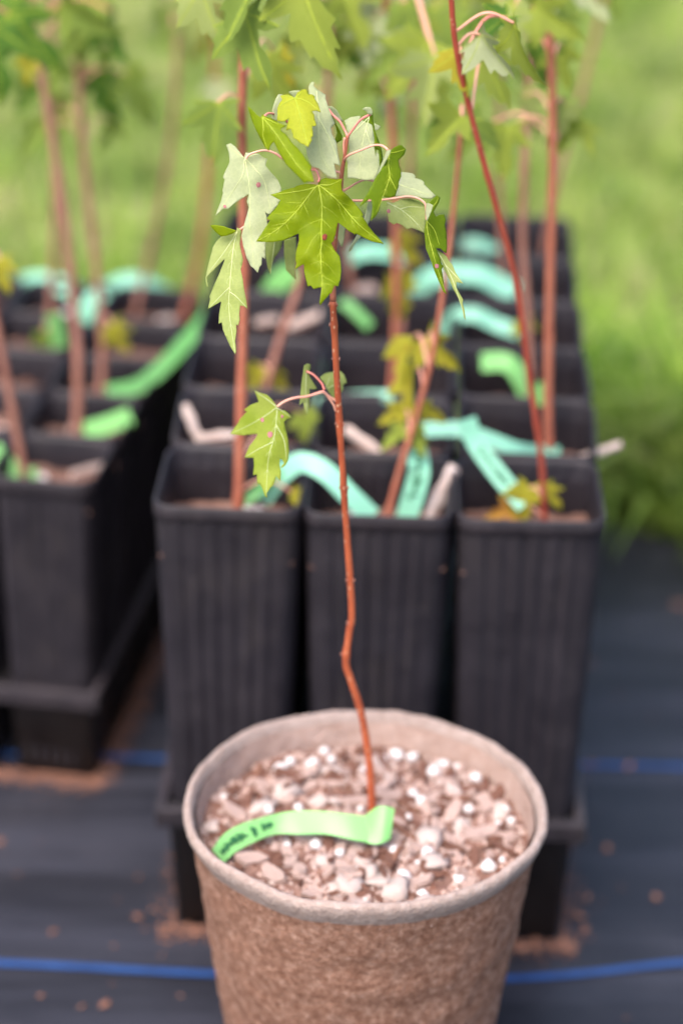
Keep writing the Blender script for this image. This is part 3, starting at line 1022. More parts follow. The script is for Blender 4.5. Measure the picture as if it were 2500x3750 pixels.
# folded leaf slanting down from upper left
ol = C4([(22, 312), (60, 340), (110, 395), (155, 425), (175, 393), (210, 420), (260, 430), (300, 455), (350, 485), (422, 514), (370, 540), (365, 565), (415, 600), (450, 645), (480, 690),
         (545, 750), (600, 820), (640, 880), (692, 945), (672, 965), (695, 1030), (712, 1102), (650, 1098), (605, 1112), (560, 1060), (500, 1000), (420, 920), (375, 850), (330, 760),
         (290, 680), (255, 720), (235, 777), (200, 740), (150, 650), (100, 550), (60, 450), (35, 370)])
v0 = [C4(q) for q in ([(170, 420), (250, 515), (330, 620), (450, 800), (560, 950), (700, 1095)], [(175, 425), (185, 550), (180, 620), (225, 765)], [(170, 420), (300, 480), (410, 512)])]
hero_leaf(hero, ol, M_top, M_under, C4([(170, 420)])[0], C4([(705, 1095)])[0], -0.026, -0.35, -0.30, 0.7, 0, 0.8, 0.0012, v0,
          side_veins(v0[0], 7, 30, 0.7, ol), label='bright green leaf folded along its midrib, slanting down')
# large pale undersides behind
ol = C4([(690, 55), (714, 58), (705, 95), (740, 130), (832, 190), (835, 240), (870, 350), (905, 430), (932, 490), (890, 535), (900, 600), (945, 690), (960, 800), (987, 930), (920, 905), (935, 980),
         (952, 1062), (860, 1050), (760, 960), (690, 940), (640, 830), (620, 700), (660, 500), (680, 350), (660, 170), (655, 110), (670, 75)])
v0 = [C4(q) for q in ([(740, 150), (760, 400), (760, 650), (800, 850), (930, 1050)], [(750, 420), (860, 620), (970, 900)])]
hero_leaf(hero, ol, M_under, M_top, C4([(740, 150)])[0], C4([(930, 1050)])[0], 0.012, 0.15, -0.30, 0.25, 0, 0, 0.002, v0, side_veins(v0[0], 5, 60, 0.7, ol), M_veinpale,
          label='large pale silvery leaf showing its underside')
ol = C4([(850, 310), (905, 410), (945, 500), (985, 570), (1005, 620), (1006, 660), (960, 690), (893, 732), (930, 660), (955, 590), (940, 520), (890, 420)])
hero_leaf(hero, ol, M_deep, M_under, C4([(850, 310)])[0], C4([(893, 732)])[0], 0.008, 0.5, 0.1, 0.2)
ol = C4([(858, 310), (900, 312), (950, 350), (1000, 440), (1020, 470), (960, 470), (910, 420)])
hero_leaf(hero, ol, M_under, M_top, C4([(858, 310)])[0], C4([(1000, 450)])[0], 0.022, 0.2, 0.3)
ol = C4([(1030, 460), (1090, 425), (1195, 410), (1190, 440), (1250, 480), (1290, 490), (1330, 520), (1335, 600), (1342, 700), (1370, 800), (1440, 850), (1400, 930), (1380, 1010), (1345, 1075),
         (1250, 1085), (1140, 1062), (1060, 1060), (1060, 900), (1040, 850), (1075, 780), (1070, 640)])
v0 = [C4(q) for q in ([(1290, 420), (1240, 600), (1200, 800), (1180, 1050)], [(1290, 420), (1150, 560), (1080, 620)], [(1250, 560), (1340, 800)])]
hero_leaf(hero, ol, M_under, M_top, C4([(1290, 430)])[0], C4([(1180, 1060)])[0], 0.014, -0.1, -0.30, 0.25, 0, 0, 0.002, v0, side_veins(v0[0], 5, 55, 0.7, ol), M_veinpale)
ol = C4([(1215, 342), (1250, 318), (1300, 322), (1324, 360), (1318, 400), (1270, 395), (1260, 365)])
hero_leaf(hero, ol, M_under, M_deep, C4([(1318, 390)])[0], C4([(1215, 342)])[0], -0.004, 0.2, 0.4)
ol = C4([(1298, 380), (1325, 378), (1330, 470), (1345, 560), (1395, 690), (1420, 780), (1432, 880), (1402, 952), (1395, 880), (1390, 770), (1362, 760), (1356, 832), (1340, 720), (1345, 640), (1320, 500), (1285, 485)])
hero_leaf(hero, ol, M_deep, M_under, C4([(1315, 385)])[0], C4([(1402, 950)])[0], -0.002, 0.8, -0.1, 0.2)
ol = C4([(1340, 488), (1407, 520), (1380, 557), (1345, 562)])
hero_leaf(hero, ol, M_under, M_deep, C4([(1340, 520)])[0], C4([(1407, 520)])[0], 0.006, 0.2, 0.2)
petiole(C4([(1062, 640), (1050, 600), (1030, 560), (980, 470), (910, 405), (860, 340)]), 0, 0.008, 0.0007, M_petred)
petiole(C4([(1060, 640), (1075, 610), (1120, 550), (1200, 450), (1310, 390)]), 0, -0.004, 0.00065, M_petred)
petiole(C4([(1030, 880), (1038, 855), (1080, 818), (1200, 770), (1320, 722), (1400, 718), (1450, 738), (1482, 768)]), 0, -0.02, 0.00065, M_petiole)
petiole(C4([(1032, 640), (1020, 720), (1030, 850)]), 0, 0, 0.00065, M_petiole)
petiole(C4([(380, 855), (300, 800), (200, 772), (100, 790), (30, 820), (0, 860)]), 0.0, -0.004, 0.00065, M_petiole)
petiole(C4([(1010, 1010), (900, 985), (760, 960), (560, 925), (380, 855)]), 0.0, 0.0, 0.00065, M_petiole)
# right-hand green leaf in profile
ol = C5([(500, 240), (550, 200), (610, 172), (640, 173), (692, 225), (670, 290), (600, 360), (610, 420), (630, 480), (634, 560), (605, 620), (600, 690), (580, 740), (560, 802), (500, 817), (440, 810),
         (400, 790), (385, 880), (360, 980), (320, 1050), (258, 1108), (275, 1000), (282, 920), (265, 840), (240, 838), (190, 880), (112, 938), (170, 840), (230, 750), (280, 650), (320, 570), (370, 500),
         (430, 390), (465, 310)])
v0 = [C5(q) for q in ([(497, 250), (475, 400), (490, 560), (430, 750), (330, 1000)], [(490, 265), (560, 262), (680, 225)], [(490, 560), (580, 740)])]
hero_leaf(hero, ol, M_deep, M_under, C5([(497, 245)])[0], C5([(260, 1105)])[0], -0.022, 0.55, -0.15, 0.1, 0, 0.6, 0.0014, v0, side_veins(v0[0], 6, 34, 0.8, ol),
          label='deep green leaf seen edge on with a pale folded margin')
ol = C5([(455, 238), (502, 230), (490, 275), (440, 372), (400, 445), (355, 522), (335, 545), (368, 450), (410, 350)])
hero_leaf(hero, ol, M_under, M_deep, C5([(480, 235)])[0], C5([(340, 540)])[0], -0.026, -0.8, -0.1, step=5)
ol = C5([(230, 852), (265, 840), (282, 920), (270, 1010), (240, 1120), (190, 1200), (130, 1310), (60, 1390), (30, 1460), (-12, 1492), (0, 1440), (60, 1330), (100, 1260), (170, 1110), (200, 1000)])
hero_leaf(hero, ol, M_under, M_deep, C5([(260, 845)])[0], C5([(-10, 1490)])[0], 0.004, 0.6, 0.0, 0.3, step=6)
ol = C5([(590, 510), (640, 503), (700, 510), (770, 520), (812, 556), (796, 575), (880, 600), (917, 630), (908, 650), (950, 690), (1000, 740), (1057, 797), (1000, 832), (900, 822), (740, 802), (560, 810), (540, 700), (560, 600)])
v0 = [C5(q) for q in ([(560, 640), (740, 700), (900, 760), (1045, 797)],)]
hero_leaf(hero, ol, M_under, M_top, C5([(560, 640)])[0], C5([(1057, 797)])[0], 0.020, 0.1, -0.35, 0.3, 0, 0, 0.0015, v0, side_veins(v0[0], 4, 45, 0.7, ol), M_veinpale)
ol = C5([(450, 868), (540, 880), (620, 842), (740, 832), (860, 870), (930, 920), (937, 1000), (942, 1110), (917, 1252), (860, 1225), (760, 1190), (700, 1207), (650, 1160), (580, 1130), (540, 1152), (480, 1110), (463, 1000)])
v0 = [C5(q) for q in ([(460, 880), (620, 960), (780, 1090), (912, 1245)], [(620, 960), (740, 930), (900, 940)])]
hero_leaf(hero, ol, M_under2, M_top, C5([(460, 880)])[0], C5([(915, 1250)])[0], 0.014, 0.1, -0.3, 0.3, 0, 0, 0.0015, v0, side_veins(v0[0], 4, 45, 0.7, ol), M_veinpale,
          spots=[(*C5([(478, 985)])[0], 8, M_spotp)])
# hanging leaf on the far right
ol = C5([(968, 887), (1010, 850), (1072, 788), (1112, 820), (1090, 890), (1030, 990), (1060, 1052), (1100, 1030), (1162, 1023), (1180, 1090), (1170, 1150), (1190, 1250), (1197, 1420), (1187, 1502),
         (1110, 1440), (1060, 1440), (1095, 1520), (1130, 1640), (1152, 1660), (1130, 1700), (1152, 1832), (1165, 1940), (1192, 2006), (1150, 1970), (1110, 1880), (1050, 1740), (1000, 1600), (960, 1500),
         (935, 1440), (925, 1320), (915, 1230), (930, 1150), (942, 1110), (970, 1070), (1000, 980), (1018, 915)])
v0 = [C5(q) for q in ([(945, 1090), (960, 1250), (1010, 1450), (1080, 1700), (1180, 1990)], [(950, 1110), (1040, 1220), (1100, 1400)], [(1000, 960), (1060, 880), (1090, 820)])]
hero_leaf(hero, ol, M_deep, M_under, C5([(940, 1050)])[0], C5([(1190, 2005)])[0], -0.006, 0.45, -0.2, 0.25, 0, 0, 0.0014, v0, side_veins(v0[0], 6, 30, 0.7, ol),
          spots=[(*C5([(1068, 1660)])[0], 9, M_spotp)], label='deep green drooping leaf with a purple spot, hanging on the right')
ol = C5([(938, 888), (980, 890), (1022, 912), (1000, 985), (946, 1112), (930, 1000)])
hero_leaf(hero, ol, M_under, M_deep, C5([(940, 890)])[0], C5([(945, 1110)])[0], -0.014, -0.5, 0, step=5)
ol = C5([(1043, 1440), (1110, 1480), (1190, 1540), (1220, 1600), (1260, 1640), (1300, 1740), (1340, 1800), (1397, 1877), (1310, 1855), (1310, 1920), (1350, 2000), (1393, 2072), (1385, 2120), (1410, 2200),
         (1422, 2322), (1400, 2290), (1380, 2180), (1330, 2050), (1270, 1940), (1210, 1800), (1150, 1690), (1140, 1640), (1100, 1560)])
v0 = [C5(q) for q in ([(1060, 1450), (1170, 1640), (1290, 1900), (1415, 2300)], [(1170, 1640), (1280, 1760), (1385, 1870)])]
hero_leaf(hero, ol, M_under2, M_deep, C5([(1045, 1440)])[0], C5([(1420, 2320)])[0], -0.010, -0.3, 0.1, 0.2, 0, 0, 0.001, v0, (), M_veinpale, step=6)
petiole(C5([(-100, 870), (35, 855), (160, 855), (400, 845), (560, 825), (700, 805), (800, 815), (880, 850), (930, 905), (942, 1000), (944, 1090)]), 0.0, -0.012, 0.00065, M_petiole)
petiole(C5([(-130, 760), (0, 690), (100, 630), (190, 600), (290, 612)]), 0.0, 0.012, 0.0006, M_petiole)
# left pale leaf
ol = C3([(253, 145), (300, 128), (350, 165), (400, 225), (440, 275), (460, 225), (520, 230), (600, 240), (640, 280), (688, 290), (665, 360), (720, 430), (800, 520), (832, 600), (830, 700), (790, 780), (720, 862),
         (690, 872), (660, 840), (680, 900), (690, 1000), (668, 1160), (662, 1342), (630, 1320), (625, 1400), (600, 1430), (582, 1487), (540, 1440), (510, 1420), (470, 1340), (430, 1200), (415, 1100),
         (450, 950), (480, 850), (490, 800), (470, 740), (492, 660), (430, 700), (350, 750), (270, 822), (220, 815), (143, 890), (165, 820), (195, 750), (222, 645), (213, 632), (238, 505), (218, 490), (240, 430),
         (270, 370), (290, 320), (280, 220)])
v0 = [C3(q) for q in ([(450, 285), (480, 450), (500, 600), (505, 750), (500, 950), (520, 1150), (545, 1440)], [(448, 290), (430, 440), (370, 560), (250, 740), (150, 880)], [(455, 290), (560, 400), (660, 540), (720, 840)],
                      [(445, 285), (350, 220), (270, 150)], [(455, 285), (560, 250), (680, 292)])]
hero_leaf(hero, ol, M_under, M_top, C3([(450, 285)])[0], C3([(582, 1487)])[0], -0.002, -0.2, -0.15, 0.35, 0, 0, 0.002, v0, side_veins(v0[0], 6, 60, 0.75, ol), M_veinpale,
          spots=[(*C3([(593, 565)])[0], 10, M_spotp), (*C3([(240, 792)])[0], 7, M_spotp)], label='pale silvery underside of a long lobed leaf on the left')
# left lower leaf
ol = C3([(83, 993), (130, 985), (220, 1000), (290, 1025), (365, 1045), (365, 1013), (400, 1030), (417, 1050), (405, 1130), (395, 1180), (412, 1270), (432, 1350), (420, 1410), (405, 1450), (430, 1560), (440, 1650), (465, 1780),
         (477, 1867), (440, 1840), (400, 1830), (390, 1930), (397, 1980), (378, 2042), (355, 2030), (360, 2100), (345, 2200), (357, 2310), (347, 2345), (300, 2270), (250, 2160), (233, 2120), (220, 2090), (207, 2008),
         (173, 2027), (180, 1920), (202, 1788), (130, 1830), (62, 1868), (85, 1760), (78, 1740), (130, 1610), (180, 1500), (220, 1400), (242, 1338), (170, 1410), (90, 1490), (47, 1540), (66, 1642), (50, 1632), (36, 1560),
         (40, 1530), (65, 1400), (110, 1240), (103, 1238), (150, 1160), (200, 1110), (140, 1060)])
v0 = [C3(q) for q in ([(370, 1055), (335, 1200), (312, 1400), (290, 1650), (285, 1900), (347, 2335)], [(368, 1060), (300, 1170), (220, 1290), (80, 1470)], [(365, 1050), (240, 1012), (100, 992)], [(290, 1690), (360, 1740), (465, 1850)], [(290, 1640), (180, 1750), (75, 1860)])]
hero_leaf(hero, ol, M_under2, M_top, C3([(370, 1050)])[0], C3([(347, 2345)])[0], -0.012, -0.3, -0.25, 0.3, 0, 0, 0.0016, v0, side_veins(v0[0], 7, 45, 0.75, ol), M_veinpale,
          label='pale green drooping toothed leaf hanging at the far left')
ol = C3([(83, 993), (130, 984), (220, 999), (290, 1024), (362, 1045), (330, 1075), (260, 1100), (200, 1108), (140, 1060)])
hero_leaf(hero, ol, M_top, M_under2, C3([(365, 1048)])[0], C3([(83, 993)])[0], -0.0165, -0.3, 0.3, step=6)
ol = C3([(660, 1150), (850, 1140), (830, 1230), (780, 1310), (765, 1320), (735, 1400), (720, 1507), (690, 1430), (665, 1310)])
hero_leaf(hero, ol, M_under2, M_top, C3([(760, 1100)])[0], C3([(720, 1505)])[0], 0.022, 0.2, 0.1, 0.4, veins=[C3([(770, 1120), (745, 1300), (720, 1500)])], vmat=M_veinpale)
ol = C3([(862, 1140), (987, 1110), (992, 1250), (977, 1440), (985, 1560), (940, 1520), (880, 1462), (860, 1300)])
hero_leaf(hero, ol, M_under2, M_top, C3([(920, 1100)])[0], C3([(980, 1560)])[0], 0.030, 0.2, 0.1, 0.3)
ol = C2([(985, 560), (1095, 640), (1082, 760), (1062, 885), (1040, 880), (1000, 780), (975, 680)])
hero_leaf(hero, ol, M_under, M_top, C2([(1040, 560)])[0], C2([(1060, 885)])[0], 0.018, 0.2, 0.1)
petiole(C3([(820, 905), (690, 930), (600, 937), (500, 972), (410, 1027), (375, 1052)]), 0.0, -0.012, 0.00065, M_petiole)
# low sprig
ol = C6([(353, 408), (400, 430), (490, 455), (540, 500), (600, 580), (615, 600), (640, 640), (690, 633), (730, 660), (775, 717), (720, 735), (690, 770), (700, 820), (725, 920), (740, 980), (747, 1100), (742, 1200),
         (710, 1260), (658, 1303), (655, 1280), (690, 1240), (670, 1205), (645, 1190), (640, 1260), (657, 1340), (650, 1445), (600, 1390), (570, 1490), (530, 1530), (490, 1590), (497, 1645), (470, 1620), (440, 1530),
         (410, 1475), (385, 1482), (375, 1370), (333, 1382), (345, 1280), (340, 1180), (237, 1177), (265, 1110), (290, 1050), (360, 960), (387, 905), (200, 922), (72, 907), (170, 770), (180, 740), (265, 650),
         (230, 630), (310, 570), (400, 540), (375, 470)])
v0 = [C6(q) for q in ([(612, 598), (600, 760), (575, 950), (510, 1200), (485, 1600)], [(610, 600), (500, 680), (320, 790), (85, 903)], [(608, 595), (480, 500), (360, 415)], [(560, 1000), (400, 1080), (245, 1172)], [(600, 800), (690, 980), (720, 1200)], [(615, 610), (680, 650), (770, 715)])]
hero_leaf(hero, ol, M_lime, M_top, C6([(612, 598)])[0], C6([(490, 1640)])[0], -0.012, -0.1, -0.2, 0.35, 0, 0, 0.0016, v0, side_veins(v0[0], 5, 40, 0.75, ol), M_veinpale,
          spots=[(*C6([(440, 742)])[0], 8, M_spotp), (*C6([(530, 912)])[0], 12, M_spotp), (*C6([(667, 705)])[0], 6, M_spotp)], label='yellow-green spotted leaf on the low side twig')
petiole(C6([(1290, 530), (1210, 480), (1140, 420)]), 0.0, -0.004, 0.0008, M_petiole)
petiole(C6([(1285, 640), (1250, 560), (1180, 465), (1140, 425)]), 0.0, -0.004, 0.0007, M_petiole)
petiole(C6([(1140, 420), (1050, 447), (950, 477), (820, 492), (700, 532), (615, 592)]), -0.004, -0.012, 0.0008, M_petiole)
petiole(C6([(1150, 400), (1130, 340), (1090, 290), (1020, 222), (945, 188)]), -0.004, 0.0, 0.00065, M_petred)
ol = C6([(920, 120), (960, 100), (997, 110), (990, 170), (970, 200), (990, 260), (1072, 387), (1030, 397), (980, 390), (985, 480), (970, 600), (960, 692), (930, 640), (910, 540), (866, 575), (880, 430), (895, 290), (910, 200)])
hero_leaf(hero, ol, M_under2, M_young, C6([(945, 188)])[0], C6([(960, 692)])[0], 0.0, 0.3, 0.1, 0.5, step=6, veins=[C6([(945, 190), (940, 400), (955, 650)])], vmat=M_veinpale)
ol = C6([(1100, 262), (1150, 215), (1200, 200), (1250, 195), (1330, 178), (1380, 230), (1412, 320), (1370, 340), (1370, 400), (1342, 437), (1300, 440), (1280, 522), (1240, 480), (1200, 420), (1170, 350)])
hero_leaf(hero, ol, M_under2, M_young, C6([(1170, 380)])[0], C6([(1380, 230)])[0], 0.014, 0.2, 0.1, 0.3, step=6, veins=[C6([(1170, 380), (1220, 240)]), C6([(1180, 390), (1350, 300)])], vmat=M_veinpale)
settle(hero)

# ------------------------------------------------------------------ ribbon tags
def ribbon(name, label, edges, mat, group='flagging tape tags tied round the stems', thick=0.0004, ink=(), extra=()):
    """edges: list of (upper, lower) world point lists already smooth; one box-section ribbon each"""
    root = thing(name, label, 'plant tag', edges[0][0][0], 0, group)
    for ei, (A, B) in enumerate(edges):
        v, f = [], []
        b0 = 0
        n = len(A)
        for i in range(n):
            t = (A[min(i + 1, n - 1)] - A[max(i - 1, 0)])
            nr = t.cross(B[i] - A[i])
            nr = nr.normalized() * thick if nr.length > 1e-12 else Vector((0, 0, thick))
            m = (A[i] + B[i]) / 2 + nr * 0.0
            v += [A[i], m, B[i], B[i] + nr, m + nr, A[i] + nr]
        for i in range(n - 1):
            a, c = b0 + i * 6, b0 + (i + 1) * 6
            for k in range(6):
                k2 = (k + 1) % 6
                f.append((a + k, a + k2, c + k2, c + k))
        f.append(tuple(b0 + k for k in range(6))[::-1])
        f.append(tuple(b0 + (n - 1) * 6 + k for k in range(6)))
        mesh_obj('tape' if ei == 0 else 'tape_loop', v, f, mat, root, smooth=False)
    for strokes in ink:
        vv, ff = [], []
        for st in strokes:
            tube_data(catmull(st, 4), 0.0008, 5, vv, ff)
        mesh_obj('handwriting', vv, ff, M_ink, root)
    settle(root)
    return root

def scribble(A, B, t0, t1, k, seed, lines=1, lo=0.3, hi=0.7):
    """illegible pen strokes across a ribbon between fractions t0..t1"""
    r = random.Random(seed)
    n = len(A)
    def at(t, s):
        x = t * (n - 1)
        i = min(int(x), n - 2)
        u = x - i
        a = A[i].lerp(A[i + 1], u)
        b = B[i].lerp(B[i + 1], u)
        q = a.lerp(b, s)
        nn_ = (A[i + 1] - A[i]).cross(B[i] - A[i]).normalized()
        if nn_.dot(CPOS - q) < 0:
            nn_ = -nn_
        return q + nn_ * 0.0006
    out = []
    for j in range(k):
        ta = t0 + (t1 - t0) * j / k
        tb = t0 + (t1 - t0) * (j + 0.8) / k
        if r.random() < 0.18:
            continue
        m_, am = (lo + hi) / 2, (hi - lo) * r.uniform(0.25, 0.6)
        w_ = (tb - ta)
        out.append([at(ta + w_ * r.uniform(0, .3), m_ - am), at(ta + w_ * r.uniform(0, .4), m_ + am * r.uniform(.2, 1)), at(ta + w_ * r.uniform(.4, .9), m_ + am * r.uniform(-.6, .6)),
                    at(ta + w_ * r.uniform(.5, 1), m_ + am * r.uniform(-1, 1)), at(tb, m_ + am * r.uniform(-.4, .6))])
    return out

# tag in the fibre pot
T7 = lambda p: (600 + p[0] * 0.9566, 2500 + p[1] * 0.9566)
up = [(185, 640), (230, 580), (300, 540), (420, 505), (500, 492), (600, 492), (700, 503), (770, 512), (812, 520)]
lo_ = [(230, 692), (272, 650), (345, 610), (425, 580), (520, 580), (620, 580), (720, 600), (790, 612), (830, 617)]
zu = [0.240, 0.245, 0.248, 0.249, 0.250, 0.250, 0.249, 0.247, 0.246]
A = catmull([PZ(*T7(p), z) for p, z in zip(up, zu)], 8)
B = catmull([PZ(*T7(p), z - 0.010) for p, z in zip(lo_, zu)], 8)
A2 = catmull([PZ(*T7(p), z) for p, z in (((770, 510), 0.246), ((812, 478), 0.254), ((848, 474), 0.256), ((882, 482), 0.254))], 6)
B2 = catmull([PZ(*T7(p), z) for p, z in (((775, 612), 0.237), ((806, 618), 0.237), ((838, 612), 0.238), ((866, 600), 0.238))], 6)
ribbon('stem_tag', 'pale mint green tape tag lying on the soil of the round fibre pot', [(A, B), (A2, B2)], M_tag, ink=[scribble(A, B, 0.04, 0.37, 13, 4, lo=0.3, hi=0.72)])

D = 1.594
def tape(label, pts, ds, wpx, mat, tilt=0.35, ink=None, loop=None):
    """pts in 1568-wide view pixels with forward distances; flat tape of width wpx"""
    k = len(pts)
    if len(ds) != k:
        ds = lerpn(ds, k)
    P = catmull([PD(x * D, y * D, d) for (x, y), d in zip(pts, ds)], 8)
    n = len(P)
    A, B = [], []
    for i, q in enumerate(P):
        t = (P[min(i + 1, n - 1)] - P[max(i - 1, 0)]).normalized()
        vd = (CPOS - q).normalized()
        s = t.cross(vd).normalized()
        if s.z < 0 and abs(s.z) > 0.05:
            s = -s
        w = wpx * D * (CPOS - q).length / FPX / 2
        s2 = (s * math.cos(tilt) - vd * math.sin(tilt)).normalized() * w / math.cos(tilt)
        A.append(q + s2)
        B.append(q - s2)
    # keep edge sides consistent
    for i in range(1, n):
        if (A[i] - A[i - 1]).length > (B[i] - A[i - 1]).length:
            A[i], B[i] = B[i], A[i]
    ed = [(A, B)]
    if loop:
        lx, ly, ld, lr, lw = loop
        c = PD(lx * D, ly * D, ld)
        rr = lr
        LA, LB = [], []
        for j in range(13):
            an = j / 12 * 2 * math.pi * 0.93
            q = c + Vector((math.cos(an) * rr, math.sin(an) * rr, 0))
            LA.append(q + Vector((0, 0, lw / 2)))
            LB.append(q - Vector((0, 0, lw / 2)))
        ed.append((LA, LB))
    return ribbon('stem_tag', label, ed, mat, ink=[scribble(A, B, *ink)] if ink else ())

# ------------------------------------------------------------------ generic leaves for the other saplings
def generic_leaf(key, outline, base, tip, vis, hid, fold, curl, step, veins):
    dx, dy = tip[0] - base[0], tip[1] - base[1]
    L = math.hypot(dx, dy)
    dx, dy = dx / L, dy / L
    sd_ = len(outline) + fold
    def loc(x, y):
        ex, ey = (x - base[0]) / L, (y - base[1]) / L
        w, u = ex * dx + ey * dy, ex * dy - ey * dx
        z = fold * math.sqrt(u * u + 0.002) - curl * w * w * (1 if w > 0 else 0.4) + 0.06 * noise.noise(Vector((u * 2.4, w * 2.4, sd_)))
        return Vector((u, -w, z))
    vc, fc = fill(outline, step)
    V = [loc(*p) for p in vc]
    F = []
    for t in fc:
        a, b, c = (V[i] for i in t)
        F.append(t if (b - a).cross(c - a).z > 0 else t[::-1])
    nv, nf = len(V), len(F)
    back = [p - Vector((0, 0, 0.004)) for p in V]
    F2 = F + [tuple(i + nv for i in t[::-1]) for t in F]
    vv, ff = [], []
    for pl in veins:
        tube_data([loc(p.x, p.y) for p in catmull([Vector((*q, 0)) for q in pl], 4)], 0.007, 4, vv, ff)
    k = 2 * nv
    me = bpy.data.meshes.new(key)
    me.from_pydata([tuple(p) for p in V + back + vv], [], F2 + [tuple(i + k for i in t) for t in ff])
    for mm in (vis, hid, M_vein):
        me.materials.append(mm)
    me.polygons.foreach_set('material_index', [0] * nf + [1] * nf + [2] * len(ff))
    me.polygons.foreach_set('use_smooth', [True] * len(me.polygons))
    return me

OLA = [(750, 95), (580, 80), (455, 118), (330, 155), (140, 218), (270, 288), (210, 385), (92, 525), (135, 545), (-43, 818), (200, 818), (400, 762), (500, 715), (490, 850), (458, 1030), (450, 1172), (565, 1105),
       (615, 1388), (688, 1420), (795, 1395), (775, 1632), (918, 1482), (955, 1378), (1005, 1388), (1042, 1200), (1020, 1000), (915, 840), (970, 720), (1000, 570), (1150, 690), (1212, 736), (1440, 812), (1585, 846),
       (1390, 620), (1324, 476), (1130, 235), (1250, 120), (1400, 10), (1180, 10), (1000, -10), (840, 5)]
OLB = [(612, 598), (540, 500), (490, 455), (353, 408), (375, 470), (400, 540), (230, 630), (265, 650), (170, 770), (72, 907), (200, 922), (387, 905), (290, 1050), (237, 1177), (340, 1180), (333, 1382), (375, 1370),
       (385, 1482), (440, 1530), (490, 1645), (530, 1530), (570, 1490), (600, 1390), (660, 1445), (690, 1250), (790, 1240), (747, 1100), (725, 920), (850, 940), (1010, 860), (900, 760), (980, 620), (850, 610), (900, 430), (740, 500), (660, 560)]
VA = [[(750, 95), (797, 350), (790, 700), (785, 1060), (775, 1600)], [(750, 95), (470, 435), (-20, 800)], [(755, 95), (1010, 310), (1560, 835)], [(750, 95), (450, 170), (170, 218)], [(755, 95), (1040, 60), (1380, 20)]]
VB = [[(612, 598), (590, 900), (490, 1620)], [(612, 598), (350, 770), (85, 900)], [(612, 598), (800, 720), (990, 850)], [(612, 598), (480, 500), (360, 415)], [(612, 598), (760, 540), (890, 440)]]
GEN = {}
M_bgbright = leafmat('leaf_soft_yellow_green', (0.23, 0.29, 0.045), (0.30, 0.35, 0.07), 0.5, (0.42, 0.50, 0.07))
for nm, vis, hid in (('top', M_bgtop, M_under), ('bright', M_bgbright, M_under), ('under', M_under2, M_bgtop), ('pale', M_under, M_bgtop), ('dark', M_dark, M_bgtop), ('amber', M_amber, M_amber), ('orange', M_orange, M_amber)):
    GEN[nm] = [generic_leaf('leaf_' + nm, OLA, (750, 95), (775, 1632), vis, hid, 0.35, 0.35, 75, VA),
               generic_leaf('leaf_' + nm, OLB, (612, 598), (490, 1645), vis, hid, 0.5, 0.5, 60, VB),
               generic_leaf('leaf_' + nm, OLA, (750, 95), (775, 1632), vis, hid, 0.9, 0.2, 75, VA)]

def leaf_matrix(base, rot, pitch, yaw_, size):
    """rot: swing of the tip from straight down in the view, pitch: lift of the tip toward the camera"""
    down, right, tow = -CUP, CRIGHT, CBACK
    t = (down * math.cos(rot) + right * math.sin(rot))
    nrm = tow
    ax = t.cross(nrm).normalized()
    t = Matrix.Rotation(pitch, 3, ax) @ t
    nrm = Matrix.Rotation(pitch, 3, ax) @ nrm
    nrm = Matrix.Rotation(yaw_, 3, t) @ nrm
    Y = -t.normalized()
    Z = nrm.normalized()
    X = Y.cross(Z)
    m = Matrix((X, Y, Z)).transposed().to_4x4()
    return Matrix.Translation(base) @ m @ Matrix.Scale(size, 4)

